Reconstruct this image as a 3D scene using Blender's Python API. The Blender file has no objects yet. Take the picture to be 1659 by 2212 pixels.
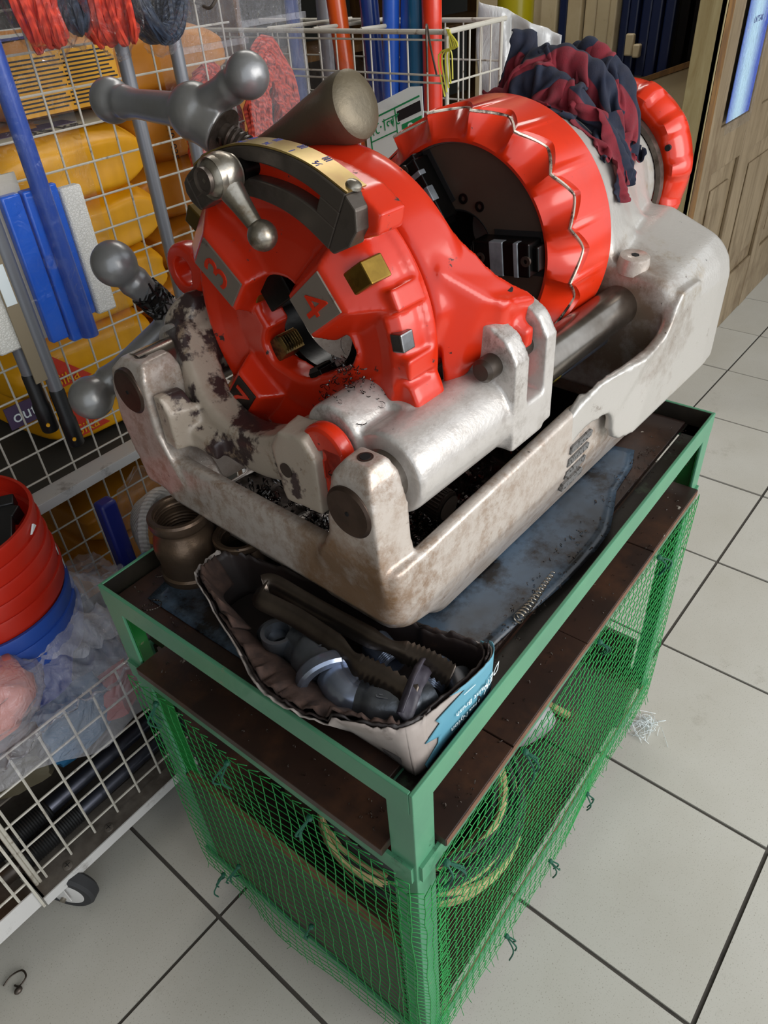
import bpy, bmesh, math, random
from mathutils import Vector, Matrix, noise
S = bpy.context.scene
C = S.collection
RND = random.Random(7)
# ---------------------------------------------------------------- camera
RC = ((0.614596, -0.786673, -0.058455), (-0.515804, -0.344698, -0.784302), (0.596840, 0.512180, -0.617619))
CAMP = Vector((-0.265761, -0.220335, 1.332288))
cd = bpy.data.cameras.new('camera'); cam = bpy.data.objects.new('camera', cd); C.objects.link(cam)
m = Matrix.Identity(4)
for i in range(3):
    m[i][0] = RC[0][i]; m[i][1] = -RC[1][i]; m[i][2] = -RC[2][i]; m[i][3] = CAMP[i]
cam.matrix_world = m
cd.sensor_fit = 'HORIZONTAL'; cd.sensor_width = 36.0; cd.lens = 1574.45 / 1659 * 36.0
cd.clip_start = 0.02; cd.clip_end = 60
S.camera = cam
# ---------------------------------------------------------------- light
W = bpy.data.worlds.new('daylight'); S.world = W; W.use_nodes = True
bg = W.node_tree.nodes['Background']
bg.inputs['Color'].default_value = (0.86, 0.93, 1.0, 1); bg.inputs['Strength'].default_value = 1.0
def area(name, loc, target, sx, sy, power, col):
    l = bpy.data.lights.new(name, 'AREA'); l.shape = 'RECTANGLE'; l.size = sx; l.size_y = sy; l.energy = power; l.color = col
    o = bpy.data.objects.new(name, l); C.objects.link(o); o.location = loc
    o.rotation_euler = (Vector(target) - Vector(loc)).to_track_quat('-Z', 'Y').to_euler(); return o
area('added_ceiling_fill', (1.9, 1.35, 2.75), (1.7, 1.2, 0), 1.6, .25, 16, (1.0, .97, .92))  # fill lamp added to brighten the far doors and left-hand sacks
area('shopfront_daylight', (1.0, -3.0, 1.9), (0.6, 0.3, 0.5), 3.4, 2.2, 95, (1.0, 0.98, 0.95))
VS = S.view_settings
S.display_settings.display_device = 'sRGB'
VS.view_transform = 'Standard'; VS.look = 'None'; VS.gamma = 1.0; VS.use_curve_mapping = False; VS.exposure = .36
# ---------------------------------------------------------------- materials
def rgb(h):
    v = [int(h[i:i+2], 16) / 255 for i in (0, 2, 4)]
    return tuple(((c / 12.92) if c <= .04045 else ((c + .055) / 1.055) ** 2.4) for c in v) + (1,)
class NT:
    def __init__(s, name):
        s.m = bpy.data.materials.new(name); s.m.use_nodes = True; s.t = s.m.node_tree; s.t.nodes.clear()
        s.out = s.n('ShaderNodeOutputMaterial'); s.tc = s.n('ShaderNodeTexCoord')
    def n(s, typ, **kw):
        x = s.t.nodes.new(typ)
        for k, v in kw.items(): setattr(x, k, v)
        return x
    def l(s, a, b): s.t.links.new(a, b)
    def noise(s, scale, detail=6, rough=.6, vec=None, dist=0.0):
        x = s.n('ShaderNodeTexNoise'); x.inputs['Scale'].default_value = scale; x.inputs['Detail'].default_value = detail
        x.inputs['Roughness'].default_value = rough; x.inputs['Distortion'].default_value = dist
        s.l(vec or s.tc.outputs['Object'], x.inputs['Vector']); return x.outputs[0]
    def ramp(s, f, lo, hi):
        x = s.n('ShaderNodeMapRange'); x.inputs[1].default_value = lo; x.inputs[2].default_value = hi
        s.l(f, x.inputs[0]); return x.outputs[0]
    def math(s, op, a, b=None):
        x = s.n('ShaderNodeMath', operation=op)
        for i, v in enumerate((a, b)):
            if v is None: continue
            if isinstance(v, (int, float)): x.inputs[i].default_value = v
            else: s.l(v, x.inputs[i])
        return x.outputs[0]
    def mix(s, f, a, b):
        x = s.n('ShaderNodeMix', data_type='RGBA')
        for i, v in ((0, f), (6, a), (7, b)):
            if isinstance(v, (int, float, tuple)): x.inputs[i].default_value = v
            else: s.l(v, x.inputs[i])
        return x.outputs[2]
    def bsdf(s, col, rough=.5, metal=0., bump=None, bstr=.2, bdist=.002, coat=0., **kw):
        x = s.n('ShaderNodeBsdfPrincipled')
        for k, v in (('Base Color', col), ('Roughness', rough), ('Metallic', metal), ('Coat Weight', coat)) + tuple(kw.items()):
            if isinstance(v, (int, float, tuple)): x.inputs[k].default_value = v
            else: s.l(v, x.inputs[k])
        if bump is not None:
            b = s.n('ShaderNodeBump'); b.inputs['Strength'].default_value = bstr; b.inputs['Distance'].default_value = bdist
            s.l(bump, b.inputs['Height']); s.l(b.outputs[0], x.inputs['Normal'])
        return x
    def done(s, sh):
        s.l(sh.outputs[0] if hasattr(sh, 'outputs') else sh, s.out.inputs['Surface']); return s.m
def pm(name, col, rough=.5, metal=0., var=None, vscale=6, dirt=None, dscale=14, dlo=.55, dhi=.7, speck=None, slo=.68, sscale=90, bump=.15, bscale=120, bdist=.001, coat=0., drough=None, **kw):
    k = NT(name); c = rgb(col); r = rough
    if var: c = k.mix(k.ramp(k.noise(vscale, 4), .35, .65), c, rgb(var))
    if dirt:
        f = k.ramp(k.noise(dscale, 9, .7), dlo, dhi); c = k.mix(f, c, rgb(dirt))
        if drough is not None:
            mr = k.n('ShaderNodeMapRange'); mr.inputs[3].default_value = rough; mr.inputs[4].default_value = drough; k.l(f, mr.inputs[0]); r = mr.outputs[0]
    if speck: c = k.mix(k.ramp(k.noise(sscale, 3, .5), slo, slo + .05), c, rgb(speck))
    bp = k.noise(bscale, 3) if bump else None
    return k.done(k.bsdf(c, r, metal, bp, bump, bdist, coat, **kw))
def film(name, tint='ffffff', opacity=.12, rough=.12, wr=40, gloss=.16, bstr=.6):
    k = NT(name); n1 = k.noise(wr, 4, .6, dist=1.5)
    b = k.n('ShaderNodeBump'); b.inputs['Strength'].default_value = bstr; b.inputs['Distance'].default_value = .01; k.l(n1, b.inputs['Height'])
    t = k.n('ShaderNodeBsdfTransparent'); t.inputs[0].default_value = (.97, .97, .98, 1)
    d = k.n('ShaderNodeBsdfDiffuse'); d.inputs[0].default_value = rgb(tint); k.l(b.outputs[0], d.inputs['Normal'])
    g = k.n('ShaderNodeBsdfGlossy'); g.inputs['Roughness'].default_value = rough; g.inputs[0].default_value = (1, 1, 1, 1); k.l(b.outputs[0], g.inputs['Normal'])
    m1 = k.n('ShaderNodeMixShader'); m1.inputs[0].default_value = opacity; k.l(t.outputs[0], m1.inputs[1]); k.l(d.outputs[0], m1.inputs[2])
    lw = k.n('ShaderNodeLayerWeight'); lw.inputs[0].default_value = .35; k.l(b.outputs[0], lw.inputs['Normal'])
    fg = k.math('ADD', k.math('MULTIPLY', k.math('POWER', lw.outputs['Facing'], 2.5), .5), gloss)
    m2 = k.n('ShaderNodeMixShader'); k.l(fg, m2.inputs[0]); k.l(m1.outputs[0], m2.inputs[1]); k.l(g.outputs[0], m2.inputs[2])
    return k.done(m2.outputs[0])
def enamel(name, col, stain, amt=0.0, spot=None):
    k = NT(name)
    big = k.ramp(k.noise(7, 5, .6), .44 - amt, .68); fine = k.ramp(k.noise(60, 8, .78), .45, .60)
    c = k.mix(k.math('MULTIPLY', k.math('MULTIPLY', big, fine), .75), rgb(col), rgb(stain))
    c = k.mix(k.ramp(k.noise(22, 9, .8), .63, .74), c, rgb('5c4a3c'))
    c = k.mix(k.ramp(k.noise(130, 4, .6), .70, .76), c, rgb('2c241e'))
    if spot:                                               # brown round one place: oil grime, plus painted recess shade on the headstock
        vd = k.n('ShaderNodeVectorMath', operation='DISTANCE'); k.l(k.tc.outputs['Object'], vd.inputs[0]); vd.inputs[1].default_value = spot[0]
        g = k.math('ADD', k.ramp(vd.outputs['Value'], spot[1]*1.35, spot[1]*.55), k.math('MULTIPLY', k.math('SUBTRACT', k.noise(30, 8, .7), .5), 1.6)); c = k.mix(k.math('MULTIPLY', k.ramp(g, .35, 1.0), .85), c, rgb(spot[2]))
    return k.done(k.bsdf(c, .31, .28, k.noise(230, 2), .34, .001, .2))
M = {}
M['cast_white'] = enamel('silver_white_enamel', 'bcb1a7', '7d5a38', .14, ((-.105, .06, .115), .085, '765430')); M['cast_sleeve'] = enamel('blotched_silver_enamel', 'bcb6b0', '5c4a3a', .06)
M['cast_clean'] = enamel('clean_silver_white_enamel', 'b6b1aa', '94805f', -.14); M['cast_house'] = enamel('headstock_enamel', 'b6b1aa', '94805f', -.14, ((.395, .055, .20), .10, '6a5038'))  # headstock spot paints the bar recess's shade in with its brown grime
k = NT('worn_white_enamel')
wear = k.ramp(k.noise(13, 9, .62), .53, .565); wc = k.mix(wear, rgb('a89a8a'), rgb('3a2c2b'))
wc = k.mix(k.ramp(k.noise(40, 8, .75), .55, .66), wc, rgb('8b7762'))
M['cast_worn'] = k.done(k.bsdf(wc, .38, .1, k.math('ADD', k.noise(160, 2), k.math('MULTIPLY', wear, -.8)), .4, .001, .1))
def redpaint(name, col, lo):
    k = NT(name); c = k.mix(k.ramp(k.noise(9, 4), .4, .7), rgb(col), rgb('c22a10'))
    ch = k.ramp(k.noise(38, 8, .72), lo, lo + .03); c = k.mix(ch, c, rgb('2c1c18'))
    c = k.mix(k.ramp(k.noise(150, 3), .72, .76), c, rgb('401a12'))
    return k.done(k.bsdf(c, k.math('ADD', k.math('MULTIPLY', ch, .4), .25), 0, k.noise(70, 2), .12, .001, .18, **{'Coat Roughness': .15}))
M['red'] = redpaint('orange_red_paint', 'c62a0d', .635)
M['red_clean'] = redpaint('glossy_orange_red_paint', 'd42e0b', .78)
M['red_worn'] = redpaint('chipped_orange_red_paint', 'c22a0d', .60)
M['steel_dark'] = pm('dark_oily_steel', '3c342e', .36, .45, var='443a32', vscale=20, bump=.1)
M['jaw_bright'] = pm('ground_jaw_steel', '90959a', .4, .35, var='70757a', vscale=40, bump=.2); M['chuck_brown'] = pm('oily_brown_chuck_face', '54463b', .42, .35, var='4a3d34', vscale=9, speck='a09080', slo=.74, sscale=40, bump=.1)
M['steel_black'] = pm('blackened_steel', '151413', .28, .7, bump=.15)
M['steel'] = pm('bright_steel', '8d8d8f', .28, 1., var='6e6c6a', vscale=30, dirt='3a3430', dlo=.58, dhi=.75, bump=.1)
M['steel_bar'] = pm('oily_ground_bar_steel', 'a39c94', .22, .95, var='746a60', vscale=12, bump=.05)
M['iron'] = pm('worn_cast_iron', '6a6058', .42, .75, var='4c443e', vscale=25, dirt='33291f', dlo=.55, dhi=.7, bump=.3, bscale=160)
M['plate'] = pm('machined_grey_face', '7c7166', .5, .35, dirt='3a312a', dscale=40, dlo=.6, dhi=.72, bump=.2)
M['plate_oil'] = pm('oily_black_face', '2a211d', .35, .4, bump=.2)
M['arc'] = pm('machined_dark_casting', '585049', .4, .6, dirt='2b231e', dlo=.5, dhi=.75, bump=.25)
M['silver_paint'] = pm('silver_hammered_paint', '8f8f90', .33, .55, var='807e7a', vscale=12, dirt='5c5046', dlo=.66, dhi=.8, bump=.25, bscale=90)
M['chrome'] = pm('worn_chrome', 'a8a196', .30, .9, var='8e8678', vscale=40, dirt='6e5a44', dscale=70, dlo=.52, dhi=.72, bump=.25, drough=.5)
M['olive'] = pm('olive_bronze_paint', '625a4c', .42, .5, var='6c604a', dirt='3a342a', dlo=.6, dhi=.8, bump=.35, bscale=200)
M['brass'] = pm('brass', 'a08038', .3, .9, var='7d6228', vscale=30, dirt='4a3a1c', dlo=.6, dhi=.75, bump=.1)
M['brass_scale'] = pm('brass_scale_plate', 'ac9555', .3, .75, var='9a7a48', vscale=20, bump=.05)
M['ink'] = pm('dark_blue_ink', '1c2a78', .6, bump=0)
M['ink_black'] = pm('black_print', '15131a', .6, bump=0)
M['ink_white'] = pm('white_print', 'e4ecec', .6, bump=0)
M['ink_green'] = pm('green_print', '0d8a52', .6, bump=0)
M['ink_red'] = pm('red_print', 'c8341c', .6, bump=0)
M['ink_purple'] = pm('purple_print', '4c3a58', .6, bump=0)
M['rubber'] = pm('dark_rubber', '2b2b2d', .7, bump=.3)
M['black'] = pm('black_plastic', '161617', .42, bump=.1)
M['hole'] = pm('deep_shadow_hole', '060505', .8, bump=0)
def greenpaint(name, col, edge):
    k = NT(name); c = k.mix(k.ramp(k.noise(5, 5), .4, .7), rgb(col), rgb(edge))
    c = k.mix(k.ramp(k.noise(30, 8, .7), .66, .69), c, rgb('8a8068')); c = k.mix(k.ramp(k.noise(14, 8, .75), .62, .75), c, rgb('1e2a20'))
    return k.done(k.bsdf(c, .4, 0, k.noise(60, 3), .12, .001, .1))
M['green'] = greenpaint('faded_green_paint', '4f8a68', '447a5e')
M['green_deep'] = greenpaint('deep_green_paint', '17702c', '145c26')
M['board'] = pm('oil_soaked_dark_plywood', '35221a', .42, var='241814', vscale=5, dirt='4e3120', dscale=9, dlo=.5, dhi=.75, speck='a59c90', slo=.73, sscale=60, bump=.3, bscale=30)
M['rim_grime'] = pm('oil_black_rim_grime', '2c261e', .45, var='1c1813', vscale=20, dirt='3c4a38', dscale=30, dlo=.58, dhi=.7, bump=.3)
M['ply_edge'] = pm('plywood_edge', '6e4c38', .7, var='5c3c2a', vscale=60, bump=.3)
M['sheet'] = pm('oily_grey_vinyl_sheet', '343c44', .26, var='46586a', vscale=9, dirt='121214', dscale=16, dlo=.44, dhi=.60, bump=.3, bscale=20, bdist=.002, drough=.2)
M['net'] = pm('green_net_cord', '1f8a40', .5, bump=0)
M['twine'] = pm('dark_green_twine', '12503c', .6, bump=0)
M['card_out'] = pm('worn_white_card', 'a59b94', .75, var='8b8079', vscale=12, dirt='5c4f48', dscale=20, dlo=.62, dhi=.75, bump=.15)
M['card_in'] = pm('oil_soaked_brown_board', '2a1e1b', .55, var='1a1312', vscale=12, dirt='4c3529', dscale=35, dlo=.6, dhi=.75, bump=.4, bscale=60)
M['card_torn'] = pm('torn_fibrous_card', '463229', .9, var='30211b', vscale=60, bump=.7, bscale=200)
M['card_blue'] = pm('faded_blue_print_card', '5a93a5', .6, var='4d8499', bump=.1)
M['fit_bronze'] = pm('oily_malleable_iron', '6b5847', .34, .7, var='54453a', vscale=20, dirt='2c2018', dlo=.55, dhi=.75, bump=.35, bscale=150)
M['fit_dark'] = pm('dark_galvanised_iron', '71757b', .33, .75, var='565a60', vscale=25, dirt='22201f', dlo=.55, dhi=.72, bump=.35, bscale=130)
M['fit_zinc'] = pm('bluish_zinc', '98a2b4', .26, .85, var='747c90', vscale=14, bump=.12)
M['tong'] = pm('dull_spring_steel', '6a6058', .28, .9, var='4a423c', vscale=10, bump=.15)
M['white_wire'] = pm('white_coated_wire', 'bdb8ac', .45, dirt='6d5c48', dscale=35, dlo=.58, dhi=.7, bump=.1)
M['white_frame'] = pm('white_painted_angle', 'c5c3c0', .4, dirt='77706a', dscale=22, dlo=.56, dhi=.72, bump=.15)
M['zinc_dirty'] = pm('dirty_grey_plate', '6d665e', .55, .3, dirt='4a423a', dlo=.45, dhi=.7, bump=.2)
M['alu'] = pm('grey_anodised_tube', '7f8186', .36, .35, bump=.05)
def tilemat():
    k = NT('cream_speckled_tile'); oi = k.n('ShaderNodeObjectInfo')
    v = k.n('ShaderNodeVectorMath', operation='ADD'); k.l(k.tc.outputs['Object'], v.inputs[0])
    cx = k.n('ShaderNodeCombineXYZ'); mm = k.math('MULTIPLY', oi.outputs['Random'], 37.); k.l(mm, cx.inputs[0]); k.l(mm, cx.inputs[1]); k.l(cx.outputs[0], v.inputs[1])
    vec = v.outputs[0]
    c = k.mix(k.ramp(k.noise(4, 5, .6, vec), .3, .7), rgb('b7b4ab'), rgb('aeaa9f'))
    c = k.mix(k.ramp(k.noise(420, 2, .5, vec), .62, .72), c, rgb('8d887c'))
    c = k.mix(k.math('MULTIPLY', k.ramp(k.noise(7, 9, .75, vec), .60, .76), .6), c, rgb('7d7565'))
    c = k.mix(k.ramp(k.noise(55, 6, .6, vec), .74, .78), c, rgb('5a5040'))
    return k.done(k.bsdf(c, .34, 0, k.noise(30, 3, .5, vec), .04, .001, 0))
M['tile'] = tilemat()
M['grout'] = pm('dark_grout', '4a453f', .85, dirt='2e2a26', bump=.4)
M['bag'] = pm('yellow_woven_sack', 'eaa806', .45, var='dc9a06', vscale=5, bump=.5, bscale=14, bdist=.006)
M['bag_dark'] = pm('amber_paper_sack', 'c47e12', .5, var='b06e12', vscale=5, bump=.5, bscale=12, bdist=.006)
M['blue_plastic'] = pm('bright_blue_plastic', '0b62d6', .3, var='0a56c4', bump=.1, coat=.3)
M['blue_pole'] = pm('royal_blue_plastic_tube', '22489e', .3, bump=.05)
M['white_mesh'] = None
k = NT('white_honeycomb_cloth'); vo = k.n('ShaderNodeTexVoronoi'); vo.inputs['Scale'].default_value = 240; vo.feature = 'DISTANCE_TO_EDGE'; k.l(k.tc.outputs['Object'], vo.inputs['Vector'])
M['white_mesh'] = k.done(k.bsdf(k.mix(k.ramp(vo.outputs['Distance'], .02, .12), rgb('cfccc2'), rgb('e6e3da')), .8, 0, vo.outputs['Distance'], .6, .003))
def ropemat(name, c1, c2):
    k = NT(name); w = k.n('ShaderNodeTexWave'); w.inputs['Scale'].default_value = 55; w.inputs['Distortion'].default_value = 3; w.inputs['Detail'].default_value = 2; w.bands_direction = 'DIAGONAL'
    k.l(k.tc.outputs['Object'], w.inputs['Vector'])
    c = k.mix(w.outputs['Fac'], rgb(c1), rgb(c2)); return k.done(k.bsdf(c, .6, 0, w.outputs['Fac'], .5, .002))
M['rope_red'] = ropemat('orange_red_rope', 'd8432a', 'b02a1a'); M['rope_navy'] = ropemat('navy_rope', '2a3648', '121a2a')
M['rope_bag'] = ropemat('coral_rope', 'c8452f', '8c2a20'); M['rope_cream'] = pm('cream_cord', 'b8a878', .8, var='9c8a60', vscale=30, bump=.4)
M['rope_black'] = pm('black_cord', '2a2a28', .8, bump=.4)
M['film'] = film('clear_plastic_film', 'ffffff', .01, .07, 34, .012, 1.); M['film_milky'] = film('milky_plastic_film', 'd8d6da', .11, .10, 30, .015, 1.)
M['film_heap'] = film('crinkled_cloudy_film', 'd4d2d8', .27, .12, 26, .03, 1.); M['film_haze'] = film('hazy_plastic_film', 'c9c9d2', .02, .07, 30, .012, 1.)
M['sheet_white'] = film('translucent_white_sheet', 'cfcfcf', .72, .3, 12, .08, .5)
M['bucket_red'] = pm('red_bucket_plastic', 'b8230f', .42, var='a81e0e', bump=.08); M['bucket_blue'] = pm('blue_bucket_plastic', '24489a', .42, bump=.08)
M['pack_dark'] = pm('dark_blue_package', '1f2c3c', .35, var='2a4666', vscale=9, bump=.3, bscale=20, bdist=.004); M['pack_red'] = pm('red_package', 'a02a26', .45, bump=.2)
M['pack_blue'] = pm('teal_blue_package', '1c5c84', .4, bump=.2); M['pack_coral'] = pm('coral_package', 'd06a58', .5, var='e08a78', bump=.3); M['pack_brown'] = pm('olive_brown_package', '484232', .5, bump=.3)
M['pipe_dark'] = pm('dark_blue_steel_tube', '4a4c56', .3, .8, bump=.05)
M['sack_white'] = ropemat('white_cotton_rope', 'c9c2b8', 'a8a096'); M['sack_blue'] = pm('navy_plastic_sack', '1c2470', .4, bump=.2)
for nm, c in (('roll_blue', '1f4fae'), ('roll_orange', 'e0571a'), ('roll_green', '0f5a34'), ('roll_navy', '1a3a86'), ('roll_sky', '2b62cc'), ('roll_teal', '1d6590'), ('roll_red', 'd8351c'), ('roll_black', '16241c'), ('roll_yellow', 'a89a10'), ('roll_grey', 'a0a0a8')):
    M[nm] = pm(nm + '_film_roll', c, .28, var=c, bump=.12, bscale=15, bdist=.003, coat=.3)
M['navy_door'] = pm('navy_gloss_door_paint', '1a2444', .3, bump=.1, speck='8a6a40', slo=.75, sscale=30)
M['cream_door'] = pm('cream_door_paint', 'c9b895', .45, var='b8a582', dirt='8a7250', dlo=.6, dhi=.78, bump=.15)
def wood(name, c1, c2, sc=3.):
    k = NT(name); mp = k.n('ShaderNodeMapping'); mp.inputs['Scale'].default_value = (1, 1, .12); k.l(k.tc.outputs['Object'], mp.inputs['Vector'])
    c = k.mix(k.ramp(k.noise(22, 8, .65, mp.outputs[0], 1.2), .35, .68), rgb(c1), rgb(c2)); c = k.mix(k.ramp(k.noise(sc, 6, .7), .55, .8), c, rgb('4a3216'))
    return k.done(k.bsdf(c, .5, 0, k.noise(60, 4, .6, mp.outputs[0]), .2, .001))
M['wood'] = wood('weathered_door_wood', '84735a', '64543c'); M['wood_edge'] = wood('pale_worn_wood_edge', 'a3966e', '86744c'); M['wood_dark'] = wood('dark_varnished_wood', '7a5626', '4a3016', 5)
M['wall'] = pm('dingy_plaster', '8d8778', .9, bump=.2); M['ceiling'] = pm('grey_ceiling', '9a968c', .9, bump=.1); M['dark_wall'] = pm('dim_back_wall', '3a3832', .9, bump=.2)
# ---------------------------------------------------------------- geometry helpers
def V(*a): return Vector(a)
def perp(d):
    d = d.normalized(); u = Vector((0, 0, 1)) if abs(d.z) < .9 else Vector((1, 0, 0))
    a = d.cross(u).normalized(); return a, d.cross(a).normalized()
def catmull(pts, n=6, closed=False):
    P = [Vector(p) for p in pts]; out = []; N = len(P)
    for i in range(N if closed else N - 1):
        if closed: a, b, c, d = P[i-1], P[i], P[(i+1) % N], P[(i+2) % N]
        else: a, b, c, d = P[max(i-1, 0)], P[i], P[i+1], P[min(i+2, N-1)]
        for j in range(n):
            t = j / n
            out.append(.5 * ((2*b) + (c-a)*t + (2*a-5*b+4*c-d)*t*t + (3*b-a-3*c+d)*t**3))
    if not closed: out.append(P[-1])
    return out
class B:
    def __init__(s): s.bm = bmesh.new()
    def face(s, vs):
        try: return s.bm.faces.new(vs)
        except ValueError: return None
    def loft(s, loops, cap=True, closed=True, wrap=False):
        L = [[s.bm.verts.new(p) for p in lp] for lp in loops]; n = len(L[0])
        for a in range(len(L) if wrap else len(L) - 1):
            A, D = L[a], L[(a+1) % len(L)]
            for i in range(n if closed else n - 1): s.face((A[i], A[(i+1) % n], D[(i+1) % n], D[i]))
        if cap and not wrap and closed:
            s.face(L[0][::-1]); s.face(L[-1])
        return s
    def box(s, lo, hi, R=None):
        p = [Vector((x, y, z)) for z in (lo[2], hi[2]) for x, y in ((lo[0], lo[1]), (hi[0], lo[1]), (hi[0], hi[1]), (lo[0], hi[1]))]
        if R is not None: p = [R @ q for q in p]
        return s.loft([p[:4], p[4:]])
    def prism(s, pts, fn, a, b): return s.loft([[fn(p[0], p[1], a) for p in pts], [fn(p[0], p[1], b) for p in pts]])
    def lathe(s, prof, o, ax, n=24, cap=True):
        o = Vector(o); d = Vector(ax).normalized(); a, b = perp(d)
        return s.loft([[o + d*h + (a*math.cos(2*math.pi*i/n) + b*math.sin(2*math.pi*i/n)) * max(r, 1e-5) for i in range(n)] for r, h in prof], cap)
    def cyl(s, p, q, r, n=20, r2=None):
        p, q = Vector(p), Vector(q); return s.lathe([(r, 0), (r if r2 is None else r2, (q-p).length)], p, q-p, n)
    def ringl(s, prof, o, ax, n=40):                    # closed profile swept round an axis
        o = Vector(o); d = Vector(ax).normalized(); a, b = perp(d)
        return s.loft([[o + d*h + (a*math.cos(2*math.pi*i/n) + b*math.sin(2*math.pi*i/n))*r for r, h in prof] for i in range(n)], wrap=True)
    def tube(s, path, r, n=8, closed=False, sx=1., cap=True):
        P = [Vector(p) for p in path]; N = len(P); loops = []; pa = None
        for i in range(N):
            t = (P[(i+1) % N] - P[i-1]) if closed else (P[min(i+1, N-1)] - P[max(i-1, 0)])
            if t.length < 1e-9: t = Vector((0, 0, 1))
            t.normalize()
            if pa is None: pa, _ = perp(t)
            pa = (pa - t * pa.dot(t))
            if pa.length < 1e-6: pa, _ = perp(t)
            pa.normalize(); pb = t.cross(pa); rr = r[i] if isinstance(r, (list, tuple)) else r
            loops.append([P[i] + (pa*math.cos(2*math.pi*k/n)*sx + pb*math.sin(2*math.pi*k/n))*rr for k in range(n)])
        return s.loft(loops, cap, True, closed)
    def ball(s, c, r, n=20, sc=(1, 1, 1)):
        c = Vector(c); h = n // 2
        return s.loft([[c + Vector((math.sin(math.pi*j/h)*math.cos(2*math.pi*i/n)*sc[0], math.sin(math.pi*j/h)*math.sin(2*math.pi*i/n)*sc[1], math.cos(math.pi*j/h)*sc[2])) * r for i in range(n)] for j in [.02] + list(range(1, h)) + [h - .02]])
    def grid(s, fn, nx, ny, uv=False):
        g = [[s.bm.verts.new(fn(i/nx, j/ny)) for i in range(nx+1)] for j in range(ny+1)]
        fs = [(s.face((g[j][i], g[j][i+1], g[j+1][i+1], g[j+1][i])), i, j) for j in range(ny) for i in range(nx)]
        if uv:
            lay = s.bm.loops.layers.uv.new('UVMap')
            for f, i, j in fs:
                if f:
                    for lp, (a, b) in zip(f.loops, ((0, 0), (1, 0), (1, 1), (0, 1))): lp[lay].uv = ((i+a)/nx, (j+b)/ny)
        return s
    def text(s, txt, size, mat4, depth=.0004, font=None, sx=1.):
        cu = bpy.data.curves.new('t', 'FONT'); cu.body = txt; cu.size = size; cu.extrude = depth; cu.align_x = 'CENTER'; cu.align_y = 'CENTER'; cu.resolution_u = 3
        if font: cu.font = font
        o = bpy.data.objects.new('t', cu); C.objects.link(o); bpy.context.view_layer.update()
        me = bpy.data.meshes.new_from_object(o.evaluated_get(bpy.context.evaluated_depsgraph_get())); bpy.data.objects.remove(o); bpy.data.curves.remove(cu)
        me.transform(mat4 @ Matrix.Diagonal((sx, 1, 1, 1))); s.bm.from_mesh(me); bpy.data.meshes.remove(me); return s
    def mesh(s, name, mat, smooth=True, angle=35, normals=True):
        if normals: bmesh.ops.recalc_face_normals(s.bm, faces=s.bm.faces)
        me = bpy.data.meshes.new(name); s.bm.to_mesh(me); s.bm.free()
        if mat: me.materials.append(M[mat] if isinstance(mat, str) else mat)
        if smooth:
            me.polygons.foreach_set('use_smooth', [True] * len(me.polygons)); me.set_sharp_from_angle(angle=math.radians(angle))
        return me
    def obj(s, name, mat, parent=None, smooth=True, bevel=0, segs=2, angle=35, voxel=0, relax=4, sub=0, solid=0, normals=True):
        me = s.mesh(name, mat, smooth, angle, normals); o = bpy.data.objects.new(name, me); C.objects.link(o)
        if parent: o.parent = parent
        if solid: q = o.modifiers.new('s', 'SOLIDIFY'); q.thickness = solid; q.offset = 0
        if bevel: q = o.modifiers.new('b', 'BEVEL'); q.width = bevel; q.segments = segs; q.limit_method = 'ANGLE'; q.angle_limit = math.radians(40)
        if voxel:
            q = o.modifiers.new('r', 'REMESH'); q.mode = 'VOXEL'; q.voxel_size = voxel; q.use_smooth_shade = True
            if relax: q = o.modifiers.new('m', 'SMOOTH'); q.iterations = relax; q.factor = .5
        if sub: q = o.modifiers.new('u', 'SUBSURF'); q.levels = sub; q.render_levels = sub
        return o
def frame(o, x, y):
    x = Vector(x).normalized(); y = Vector(y); y = (y - x*y.dot(x)).normalized(); z = x.cross(y); m = Matrix.Identity(4)
    for i in range(3): m[i][0] = x[i]; m[i][1] = y[i]; m[i][2] = z[i]; m[i][3] = Vector(o)[i]
    return m
def tag(o, label, cat, group=None, kind=None):
    o['label'] = label; o['category'] = cat
    if group: o['group'] = group
    if kind: o['kind'] = kind
    return o
def thing(name, label, cat, loc=(0, 0, 0), rz=0, group=None):
    o = bpy.data.objects.new(name, None); C.objects.link(o); o.location = loc; o.rotation_euler = (0, 0, rz); return tag(o, label, cat, group)
def struct(o): o['kind'] = 'structure'; return o
def dup(root, loc=None, rz=None, label=None):
    r = root.copy(); C.objects.link(r)
    if loc is not None: r.location = loc
    if rz is not None: r.rotation_euler = (0, 0, rz)
    if label: r['label'] = label
    for ch in list(root.children):
        c = ch.copy(); C.objects.link(c); c.parent = r
        for g in ch.children:
            d = g.copy(); C.objects.link(d); d.parent = c
    return r
# ---------------------------------------------------------------- the setting
T = .35; PH = math.radians(-1.78); T0 = Vector((.63145, -.30204, 0)); CA, SA = math.cos(PH), math.sin(PH)
fl = struct(B().box((-2.6, -3.2, -.06), (6.6, 3.2, -.004)).obj('floor', 'grout', smooth=False))
tme = B().box((.0035, .0035, -.012), (T - .0035, T - .0035, 0)).mesh('tile', 'tile', False)
for a in range(-5, 14):
    for b in range(-4, 7):
        p = T0 + Vector((CA*a - SA*b, SA*a + CA*b, 0)) * T
        o = bpy.data.objects.new('tile', tme); C.objects.link(o); o.parent = fl; o.location = (p.x, p.y, RND.uniform(-.0006, .0006)); o.rotation_euler = (0, 0, PH)
struct(B().box((-2.6, 3.2, -.06), (6.6, 3.3, 3.0)).obj('wall_left', 'dark_wall', smooth=False))
struct(B().box((6.6, -3.2, -.06), (6.7, 3.3, 3.0)).obj('wall_back', 'dark_wall', smooth=False))
struct(B().box((-2.3, -.5, -.06), (-2.2, 3.3, 3.0)).obj('wall_light_block', 'wall', smooth=False))  # unseen wall added behind the camera to cut light from that side
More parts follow.
